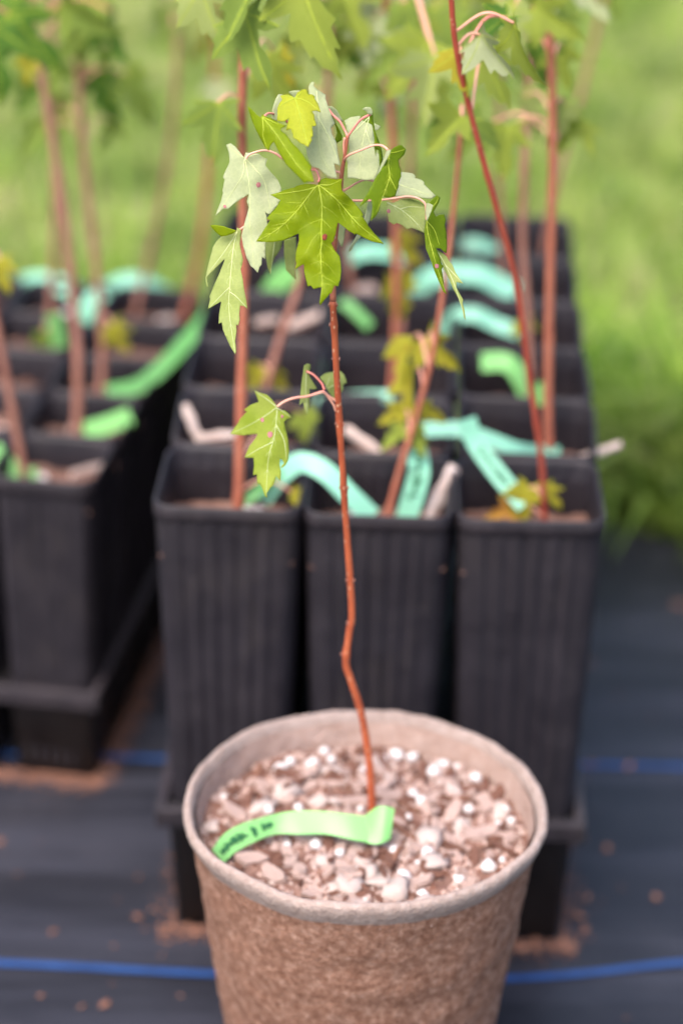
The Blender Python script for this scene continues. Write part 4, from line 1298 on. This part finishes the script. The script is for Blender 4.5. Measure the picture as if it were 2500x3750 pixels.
def sapling(label, pts, ds, r0, r1, mat, leaves=(), seed=0, pots=None):
    """pts in 1568-wide view pixels; leaves: (x, y, d, size_m, rot_deg, kind[, pitch, yaw])"""
    r_ = random.Random(seed + 31)
    if len(ds) != len(pts):
        ds = lerpn(ds, len(pts))
    P = [PD(x * D, y * D, d) for (x, y), d in zip(pts, ds)]
    soil_z = 0.3195 if P[0].x > -0.12 else 0.252
    dv = (P[0] - P[1]).normalized()
    foot = P[0] + dv * min(0.05, max(0.004, (P[0].z - soil_z) / max(0.3, -dv.z)))
    root = thing('maple_sapling', label, 'sapling', foot, 0, 'red-stemmed maple saplings in square pots')
    P0 = [foot + dv * 0.012, foot] + P
    path = catmull(P0, 8)
    rad_ = lerpn([r0 * 1.1, r0, (r0 + r1) / 2, r1], len(path))
    for i in range(6, len(path) - 2, 11):
        rad_[i] *= 1.2
    tube('stem', path, rad_, mat, root, 10, 0.1)
    leaves = list(leaves)
    if seed in (4, 5, 6, 7, 9, 10, 11, 14, 15):
        tops = [(px_, py_, dd) for (px_, py_), dd in zip(pts, ds) if py_ < 320]
        for k in range(6):
            tx, ty, td = r_.choice(tops)
            leaves.append((tx + r_.choice((-1, 1)) * r_.uniform(25, 85), ty + r_.uniform(-10, 70), td + r_.uniform(-0.05, 0.06), r_.uniform(0.028, 0.040),
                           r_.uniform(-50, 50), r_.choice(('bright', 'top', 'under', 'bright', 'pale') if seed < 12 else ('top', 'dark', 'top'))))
    for lf in leaves:
        x, y, d, sz, rot, kind = lf[:6]
        pitch = R(lf[6]) if len(lf) > 6 else r_.uniform(-0.1, 0.5)
        yw = R(lf[7]) if len(lf) > 7 else r_.uniform(-0.6, 0.6)
        b = PD(x * D, y * D, d)
        o = from_mesh('leaf', r_.choice(GEN[kind]), root)
        if y < 420 and sz > 0.04:
            sz *= 0.82
        o.matrix_world = leaf_matrix(b, R(rot), pitch, yw, sz)
        q = min(path, key=lambda p: (p - b).length + max(0, (p.z - b.z)) * 0.5)
        mid = (q + b) / 2 + Vector((0, 0, 0.25 * (q - b).length))
        pp = catmull([q, mid, b], 6)
        tube('petiole', pp, 0.0009, M_petiole if kind != 'dark' else M_petred, root, 6)
    settle(root)
    for ch in root.children:
        if ch.name.startswith('leaf'):
            mw = ch.matrix_world.copy()
    return root

RW = 'the tall block on the right'
LW = 'the short block on the left'
cT, _, _ = BLOCKS['tall']
cS, _, _ = BLOCKS['short']
dT = lambda r: cT[(r, 1)].y
dS = lambda r: cS[(r, 1)].y

S = sapling
S('thick orange-red stem rising from the front left pot of ' + RW, [(548, 1160), (552, 1000), (557, 800), (560, 600), (558, 430), (556, 250), (560, 100), (555, -40), (560, -160)],
  [cT[(0, 0)].y + 0.005, cT[(0, 0)].y + 0.005], 0.0036, 0.0026, M_barkor,
  [(560, 30, 1.50, 0.062, 10, 'top', 20, 30), (500, 235, 1.56, 0.050, -8, 'top', 10, 10), (610, 140, 1.62, 0.05, 30, 'bright'), (455, -25, 1.52, 0.05, 20, 'under'), (690, -40, 1.50, 0.075, 15, 'bright', 25, 20), (600, -60, 1.5, 0.06, -30, 'top'),
   (640, 130, 1.66, 0.05, 10, 'amber'), (700, 950, 1.66, 0.030, 10, 'bright', 10, 10), (672, 1130, 1.57, 0.016, 60, 'amber')], 1)
S('thin red stem leaning right, middle front pot of ' + RW, [(893, 1172), (918, 1080), (958, 950), (998, 790), (1027, 600), (1045, 450), (1058, 300), (1062, 240)],
  [cT[(0, 1)].y, cT[(0, 1)].y + 0.01], 0.0022, 0.0015, M_barkor,
  [(1060, 270, 1.55, 0.045, -45, 'bright', 20, 10), (1060, 265, 1.58, 0.035, 60, 'top'), (952, 850, 1.60, 0.050, -12, 'amber', 10, 75), (985, 770, 1.60, 0.035, 35, 'amber'), (945, 775, 1.62, 0.040, -25, 'amber', 10, 60), (957, 785, 1.62, 0.016, 0, 'orange', 0, 0), (930, 990, 1.575, 0.022, -60, 'bright'), (950, 985, 1.575, 0.022, 20, 'bright'), (930, 945, 1.60, 0.022, -70, 'amber'), (965, 940, 1.60, 0.022, 70, 'amber')], 2)
S('crimson stem leaning left from the front right pot of ' + RW, [(1250, 1192), (1243, 1060), (1218, 880), (1183, 640), (1132, 450), (1082, 265), (1047, 110), (1035, -20), (1028, -120)],
  [cT[(0, 2)].y, 1.545, 1.53, 1.51, 1.49, 1.475, 1.46, 1.45, 1.44], 0.0022, 0.0017, M_barkred,
  [(1105, 80, 1.465, 0.042, 30, 'pale', 10, 40), (1185, 55, 1.455, 0.040, 5, 'bright', 0, 70), (1060, 110, 1.48, 0.032, 0, 'amber', 10, 50), (1110, 135, 1.53, 0.045, 20, 'bright', 25, 20), (1165, 40, 1.50, 0.03, -60, 'dark'),
   (1215, 1120, 1.57, 0.034, -20, 'amber', 0, 20), (1190, 1170, 1.57, 0.026, -75, 'orange', 10, 0), (1250, 1120, 1.57, 0.02, 40, 'amber')], 3)
S('straight red stem rising from the second-row right pot of ' + RW, [(1260, 1035), (1258, 900), (1262, 650), (1268, 420), (1268, 220), (1262, 60), (1258, -60)],
  [cT[(1, 2)].y, cT[(1, 2)].y + 0.02], 0.0034, 0.0026, M_barkor,
  [(1225, 20, 1.66, 0.05, 50, 'bright', 20, 20), (1170, 290, 1.68, 0.05, -10, 'bright', 10, 15), (1120, 285, 1.70, 0.04, -50, 'top'), (1180, 20, 1.62, 0.05, 0, 'under'), (1210, 90, 1.72, 0.05, 20, 'dark')], 4)
S('red stem rising from the third-row middle pot of ' + RW, [(900, 905), (908, 780), (910, 560), (903, 330), (893, 150), (885, 0), (882, -80)],
  [cT[(2, 1)].y, cT[(2, 1)].y], 0.0034, 0.0024, M_barkor,
  [(985, 95, 1.66, 0.062, -40, 'bright', 20, 10), (1000, 130, 1.64, 0.062, -12, 'under', 10, 10), (930, 110, 1.75, 0.05, -50, 'top'), (860, 40, 1.76, 0.05, -10, 'pale'), (930, 5, 1.74, 0.05, 15, 'top'), (910, 640, 1.78, 0.04, 10, 'amber'), (915, 540, 1.79, 0.03, 30, 'amber')], 5)
S('slanting pinkish stem from the third-row left pot of ' + RW, [(618, 870), (640, 790), (668, 710), (690, 640), (715, 500), (735, 350), (752, 180), (765, 20), (770, -60)],
  [cT[(2, 0)].y, cT[(2, 0)].y + 0.05], 0.0030, 0.0020, M_barkbr,
  [(600, 840, 1.79, 0.026, -20, 'amber'), (632, 850, 1.79, 0.026, 25, 'amber'), (720, 10, 1.78, 0.06, 10, 'top'), (780, -20, 1.76, 0.06, 25, 'bright'), (770, 60, 1.85, 0.04, 30, 'dark')], 6)
S('blurred brown-red stem from the third-row right pot of ' + RW, [(1218, 870), (1210, 700), (1200, 560), (1205, 360), (1215, 180), (1220, 0), (1222, -80)],
  [cT[(2, 2)].y, cT[(2, 2)].y + 0.06], 0.0032, 0.0026, M_barkbr, [(1140, 30, 1.82, 0.055, -20, 'dark'), (1160, 110, 1.86, 0.05, 30, 'top'), (1205, 735, 1.8, 0.025, 0, 'amber')], 7)
S('faint stem leaning right behind ' + RW, [(1240, 640), (1262, 500), (1292, 360), (1338, 200), (1385, 0), (1400, -80)], [cT[(5, 2)].y, cT[(5, 2)].y + 0.05], 0.0026, 0.0022, M_barkbr, [(1400, -60, 2.1, 0.05, 10, 'top')], 8)
S('red stem from the fourth-row middle pot of ' + RW, [(920, 770), (930, 640), (940, 420), (950, 200), (955, 0), (960, -80)], [cT[(3, 1)].y, cT[(3, 1)].y + 0.05], 0.0028, 0.0022, M_barkbr,
  [(830, 60, 1.95, 0.06, -30, 'top'), (885, 150, 1.96, 0.05, 10, 'dark'), (1040, 40, 1.9, 0.055, 0, 'top')], 9)
S('red stem from the fifth-row middle pot of ' + RW, [(806, 650), (785, 500), (755, 300), (758, 150), (762, 0), (764, -80)], [cT[(4, 1)].y, cT[(4, 1)].y + 0.03], 0.0028, 0.0022, M_barkbr,
  [(690, 60, 2.0, 0.06, 0, 'under'), (760, 20, 2.0, 0.06, 20, 'dark')], 10)
S('red stem from the fifth-row right pot of ' + RW, [(1160, 660), (1150, 520), (1145, 330), (1150, 120), (1155, -60)], [cT[(4, 2)].y, cT[(4, 2)].y + 0.03], 0.0028, 0.0022, M_barkbr,
  [(1075, 40, 2.0, 0.06, 0, 'under'), (1000, 10, 2.0, 0.06, -20, 'top')], 11)
# left block
S('stout brown stem from the second-row pot of ' + LW, [(178, 985), (180, 860), (176, 760), (160, 600), (140, 440), (115, 280), (88, 130), (70, 20), (62, -80)],
  [cS[(1, 2)].y, cS[(1, 2)].y + 0.06], 0.0042, 0.0030, M_barkbr,
  [(75, 130, 1.86, 0.025, -20, 'amber'), (150, 0, 1.9, 0.07, 40, 'top', 30, 60), (30, -10, 1.9, 0.08, -60, 'dark', 10, 10), (215, 60, 1.95, 0.055, -50, 'top'), (268, 30, 1.9, 0.06, 8, 'dark', 10, 60)], 12)
S('brown stem leaning left from the front pot of ' + LW, [(55, 1085), (40, 1000), (18, 880), (-8, 740), (-40, 560), (-70, 380), (-95, 200), (-110, 40)],
  [cS[(0, 2)].y, cS[(0, 2)].y], 0.0036, 0.0028, M_barkbr, [(20, 30, 1.78, 0.07, 40, 'dark'), (-20, 60, 1.76, 0.07, 10, 'dark'), (0, 595, 1.74, 0.028, 10, 'amber')], 13)
S('brown stem from the third-row pot of ' + LW, [(233, 900), (236, 800), (230, 700), (216, 560), (200, 420), (185, 240), (178, 60), (175, -60)],
  [cS[(2, 2)].y, cS[(2, 2)].y + 0.06], 0.0036, 0.0026, M_barkbr, [(255, 745, 1.93, 0.03, 30, 'amber', 0, 0), (220, 160, 2.0, 0.06, 20, 'dark'), (290, 170, 2.0, 0.06, 30, 'top'), (200, -10, 1.95, 0.07, -10, 'top')], 14)
S('pale brown stem from the fourth-row pot of ' + LW, [(112, 770), (118, 690), (125, 560), (128, 380), (122, 180), (120, 0), (118, -80)], [cS[(3, 1)].y, cS[(3, 1)].y + 0.04], 0.0030, 0.0024, M_barkbr,
  [(60, 40, 2.05, 0.07, -50, 'dark'), (130, 130, 2.05, 0.06, 50, 'top', 20, 50), (190, 60, 2.05, 0.06, -10, 'under', 10, 60), (105, 760, 2.02, 0.03, 0, 'top')], 15)
S('slanting brown stem at the back right of ' + LW, [(415, 760), (440, 660), (460, 570), (478, 400), (490, 220), (497, 60), (500, -80)], [cS[(4, 2)].y, cS[(4, 2)].y + 0.02], 0.0034, 0.0024, M_barkor,
  [(440, -10, 2.12, 0.07, 0, 'under'), (480, 50, 2.14, 0.05, -20, 'amber'), (530, 20, 2.1, 0.07, 20, 'top'), (520, 190, 2.12, 0.04, -30, 'pale')], 16)
S('faint brown stem at the back of ' + LW, [(318, 690), (350, 560), (385, 380), (405, 180), (405, 0)], [cS[(4, 1)].y + 0.01, cS[(4, 1)].y + 0.05], 0.0028, 0.002, M_barkbr, [(380, 20, 2.3, 0.05, 0, 'top')], 17)

# tags on the black-pot saplings
T = tape
T('pale teal tape arching from the front left pot into the middle front pot', [(600, 1150), (640, 1095), (690, 1062), (745, 1082), (800, 1135), (855, 1188)], [1.585, 1.58, 1.575, 1.565, 1.556, 1.552], 46, M_tagteal, 0.4)
T('dark green end of tape in the front left pot', [(548, 1158), (590, 1130), (640, 1080)], [1.572, 1.575, 1.58], 26, M_taggreen, 0.2)
T('pale teal inked tape hanging upright beside the slanting stem in the middle front pot', [(955, 1030), (962, 1080), (950, 1135), (932, 1192)], [1.572, 1.565, 1.562, 1.56], 50, M_tagteal, 0.35, ink=(0.1, 0.75, 6, 3), loop=(947, 1000, 1.58, 0.006, 0.010))
T('teal tape stretched from the middle row to the right stem pair', [(960, 988), (1010, 985), (1062, 988), (1120, 1008), (1185, 1032), (1240, 1040), (1285, 1042)], [1.655, 1.65, 1.645, 1.64, 1.64, 1.655, 1.665], 34, M_tagteal, 0.5)
T('inked green tape running diagonally down into the front right pot', [(1072, 962), (1088, 1010), (1125, 1065), (1165, 1115), (1205, 1160)], [1.60, 1.595, 1.585, 1.575, 1.565], 42, M_tagteal, 0.3, ink=(0.35, 0.75, 5, 8))
T('bright mint tape folded downward by the right stem of the third row', [(1105, 832), (1160, 832), (1190, 860), (1212, 905), (1222, 940)], [1.80, 1.79, 1.785, 1.78, 1.775], 42, M_tag, 0.5, loop=(1245, 905, 1.70, 0.007, 0.014))
T('teal tape arching across the fourth row of the tall block', [(1008, 768), (1045, 728), (1090, 722), (1140, 745), (1190, 762)], [1.90, 1.89, 1.885, 1.88, 1.87], 34, M_tagteal, 0.5)
T('broad bright teal tape across the fifth row of the tall block', [(945, 680), (985, 640), (1040, 628), (1100, 630), (1150, 655), (1185, 672)], [2.0, 1.99, 1.985, 1.98, 1.975, 1.97], 46, M_tagteal, 0.6)
T('teal tape low at the back right of the tall block', [(1045, 572), (1090, 560), (1140, 580)], [2.1, 2.1, 2.1], 30, M_tagteal, 0.4)
T('teal tape showing behind the big front leaf', [(780, 606), (830, 580), (880, 578), (935, 592)], [2.04, 2.03, 2.03, 2.03], 34, M_tagteal, 0.6)
T('dim green tape drooping in the fourth-row middle pot', [(785, 690), (815, 715), (850, 750)], [1.93, 1.92, 1.91], 24, M_taggreen, 0.3)
T('teal tape behind the low leaf sprig', [(672, 958), (720, 930), (790, 915), (900, 910)], [1.74, 1.73, 1.73, 1.72], 28, M_tagteal, 0.5)
T('dim teal tape above the low leaf sprig', [(640, 930), (700, 868), (770, 835), (830, 850)], [1.84, 1.83, 1.83, 1.83], 20, M_taggreen, 0.3)
T('mint tape end beside the pale hanging leaf', [(612, 690), (640, 650), (672, 620)], [1.95, 1.94, 1.93], 50, M_tag, 0.4)
T('wide pale teal tape at the back left of the short block', [(15, 690), (50, 655), (95, 645), (140, 655), (175, 668)], [2.20, 2.19, 2.18, 2.17, 2.16], 40, M_tagteal, 0.55)
T('wide pale teal tape at the back right of the short block', [(215, 700), (240, 672), (290, 648), (340, 655), (400, 690)], [2.18, 2.18, 2.17, 2.17, 2.17], 40, M_tagteal, 0.55)
T('small pale teal tape loop on the third-row stem of the short block', [(190, 740), (205, 700), (238, 668)], [2.0, 2.0, 2.0], 40, M_tagteal, 0.4)
T('mint tape scrap hanging above the fourth row of the short block', [(122, 722), (130, 755), (138, 800)], [1.98, 1.98, 1.98], 34, M_tag, 0.3)
T('long dark green tape bridging from the short block toward the tall block', [(245, 902), (320, 885), (380, 835), (440, 770), (495, 705), (520, 690)], [1.93, 1.93, 1.94, 1.95, 1.96, 1.97], 34, M_taggreen, 0.15)
T('bright green tape sticking out of the second-row pot of the short block', [(192, 990), (240, 978), (300, 955)], [1.855, 1.85, 1.845], 40, M_tag, 0.1)
T('pale mint tape in the front pot of the short block', [(-20, 1030), (15, 1062), (50, 1092), (85, 1096)], [1.79, 1.785, 1.78, 1.775], 40, M_tag, 0.4)

# bark sticks leaning in pots
def stick(label, a, b, r, mat, pot_group='bark pieces standing in the pots'):
    root = thing('bark_piece', label, 'bark', a, 0, pot_group)
    path = [a.lerp(b, i / 6) + Vector((0.0012 * noise.noise(Vector((i * .8, a.x * 9, 1))), 0, 0)) for i in range(7)]
    t = (b - a).normalized()
    s = t.cross(Vector((0, 1, 0.2))).normalized()
    n_ = s.cross(t).normalized()
    v, f = [], []
    for i, q in enumerate(path):
        w = r * (0.9 + 0.12 * math.sin(i * 1.9 + a.x * 50)) * (0.8 if i in (0, 6) else 1)
        v += [q - s * w + n_ * r * .1, q + n_ * r * 0.45, q + s * w, q - n_ * r * 0.3]
    for i in range(6):
        for k in range(4):
            f.append((i * 4 + k, i * 4 + (k + 1) % 4, i * 4 + 4 + (k + 1) % 4, i * 4 + 4 + k))
    f += [(3, 2, 1, 0), (24, 25, 26, 27)]
    mesh_obj('bark_slab', v, f, mat, root, smooth=False)
    settle(root)
VP = lambda x, y, d: PD(x * D, y * D, d)
stick('pale pink bark strip leaning in the middle front pot', VP(985, 1190, 1.565), VP(1044, 1072, 1.59), 0.0062, M_barkpale)
stick('dark brown bark strip beside the pale one in the middle front pot', VP(1030, 1185, 1.585), VP(1042, 1130, 1.595), 0.0045, M_chipd)
stick('pale bark sliver jutting out right over the lawn edge', VP(1335, 1052, 1.655), VP(1425, 1022, 1.66), 0.0046, M_barkpale)
stick('upright pinkish bark chip in the second-row left pot', VP(452, 1000, 1.665), VP(425, 930, 1.665), 0.0040, M_barkpale)
stick('large flat bark chip in the second-row left pot', VP(450, 1010, 1.665), VP(540, 1000, 1.66), 0.0058, M_barkpale)
stick('long pale bark chip in the second-row middle pot', VP(790, 985, 1.68), VP(870, 1040, 1.665), 0.0055, M_barkpale)
stick('curled pale bark piece in the front pot of the short block', VP(165, 1090, 1.775), VP(235, 1072, 1.79), 0.0055, M_barkpale)
stick('pale bark lump in the back left pot of the tall block', VP(585, 745, 1.93), VP(640, 735, 1.93), 0.0065, M_stone)
stick('broad pink bark piece behind the slim red stem', VP(660, 755, 1.93), VP(750, 720, 1.93), 0.0065, M_barkpale)
stick('pink bark piece in the fifth-row middle pot', VP(800, 672, 2.02), VP(865, 665, 2.02), 0.0075, M_barkpale)

# ------------------------------------------------------------------ litter on the mat
LIT = []
def lit_piece(v, f, fm, x, y, s, rr):
    z = mat_z(x, y) + 0.0012
    a = rr.uniform(0, 6.28)
    l, w, h = s, s * rr.uniform(0.3, 0.7), s * rr.uniform(0.15, 0.4)
    b = len(v)
    for k in range(5):
        an = a + k * 1.2566 + rr.uniform(-.3, .3)
        dx_, dy_ = math.cos(an - a) * l, math.sin(an - a) * w
        v.append((x + dx_ * math.cos(a) - dy_ * math.sin(a), y + dx_ * math.sin(a) + dy_ * math.cos(a), z))
    v.append((x, y, z + h))
    mi_ = rr.choice((0, 0, 0, 2, 2))
    for k in range(5):
        f.append((b + k, b + (k + 1) % 5, b + 5))
        fm.append(mi_)
rr = random.Random(12)
v, f, fm = [], [], []
def skirt(cx, cy, yaw, W, Dp, n_, spread_):
    ux, uy = Vector((math.cos(yaw), math.sin(yaw), 0)), Vector((-math.sin(yaw), math.cos(yaw), 0))
    for i in range(n_):
        side = rr.choices('flr', [0.45, 0.2, 0.35])[0]
        e = abs(rr.gauss(0, spread_))
        if side == 'f':
            p = Vector((cx, cy, 0)) + ux * rr.uniform(-W / 2, W / 2) - uy * (e - 0.012)
        else:
            s = -1 if side == 'l' else 1
            p = Vector((cx, cy, 0)) + ux * s * (W / 2 + e - 0.012) + uy * rr.uniform(0, Dp)
        lit_piece(v, f, fm, p.x, p.y, rr.uniform(0.0006, 0.0024), rr)
for key, yaw, pitch, n_ in (('tall', R(-1.9), 0.1062, 3200), ('short', R(-8.5), 0.0865, 4200)):
    cen, ux, uy = BLOCKS[key]
    c = cen[(0, 1)] - uy * pitch / 2
    skirt(c.x, c.y, yaw, pitch * 3, pitch * (6 if key == 'tall' else 5), n_, 0.010)
for i in range(260):
    lit_piece(v, f, fm, rr.uniform(-0.8, 0.9), rr.uniform(1.0, 2.2), rr.uniform(0.0006, 0.0028), rr)
for (x, y, s) in ((195, 3415, 0.0045), (505, 3360, 0.005), (690, 3390, 0.006), (720, 3420, 0.006), (385, 3680, 0.006), (300, 3690, 0.004), (150, 3650, 0.003), (2300, 2808, 0.007), (2160, 2800, 0.006), (2125, 3010, 0.004),
                  (2220, 3110, 0.006), (2150, 3290, 0.006), (2120, 3360, 0.006), (2060, 3440, 0.005), (2400, 3290, 0.005), (2160, 2430, 0.005), (2480, 2230, 0.007), (0, 3085, 0.006), (2200, 1900, 0.008), (2140, 3410, 0.007), (1960, 3440, 0.007), (1920, 3470, 0.006)):
    q = PZ(x, y, 0)
    lit_piece(v, f, fm, q.x, q.y, s, rr)
lt = mesh_obj('bark_litter', v, f, [M_dust, M_chip, M_chipd], None, smooth=False, fm=fm)
tag(lt, 'brown sawdust and bark crumbs spilled around the trays', 'litter', kind='stuff')
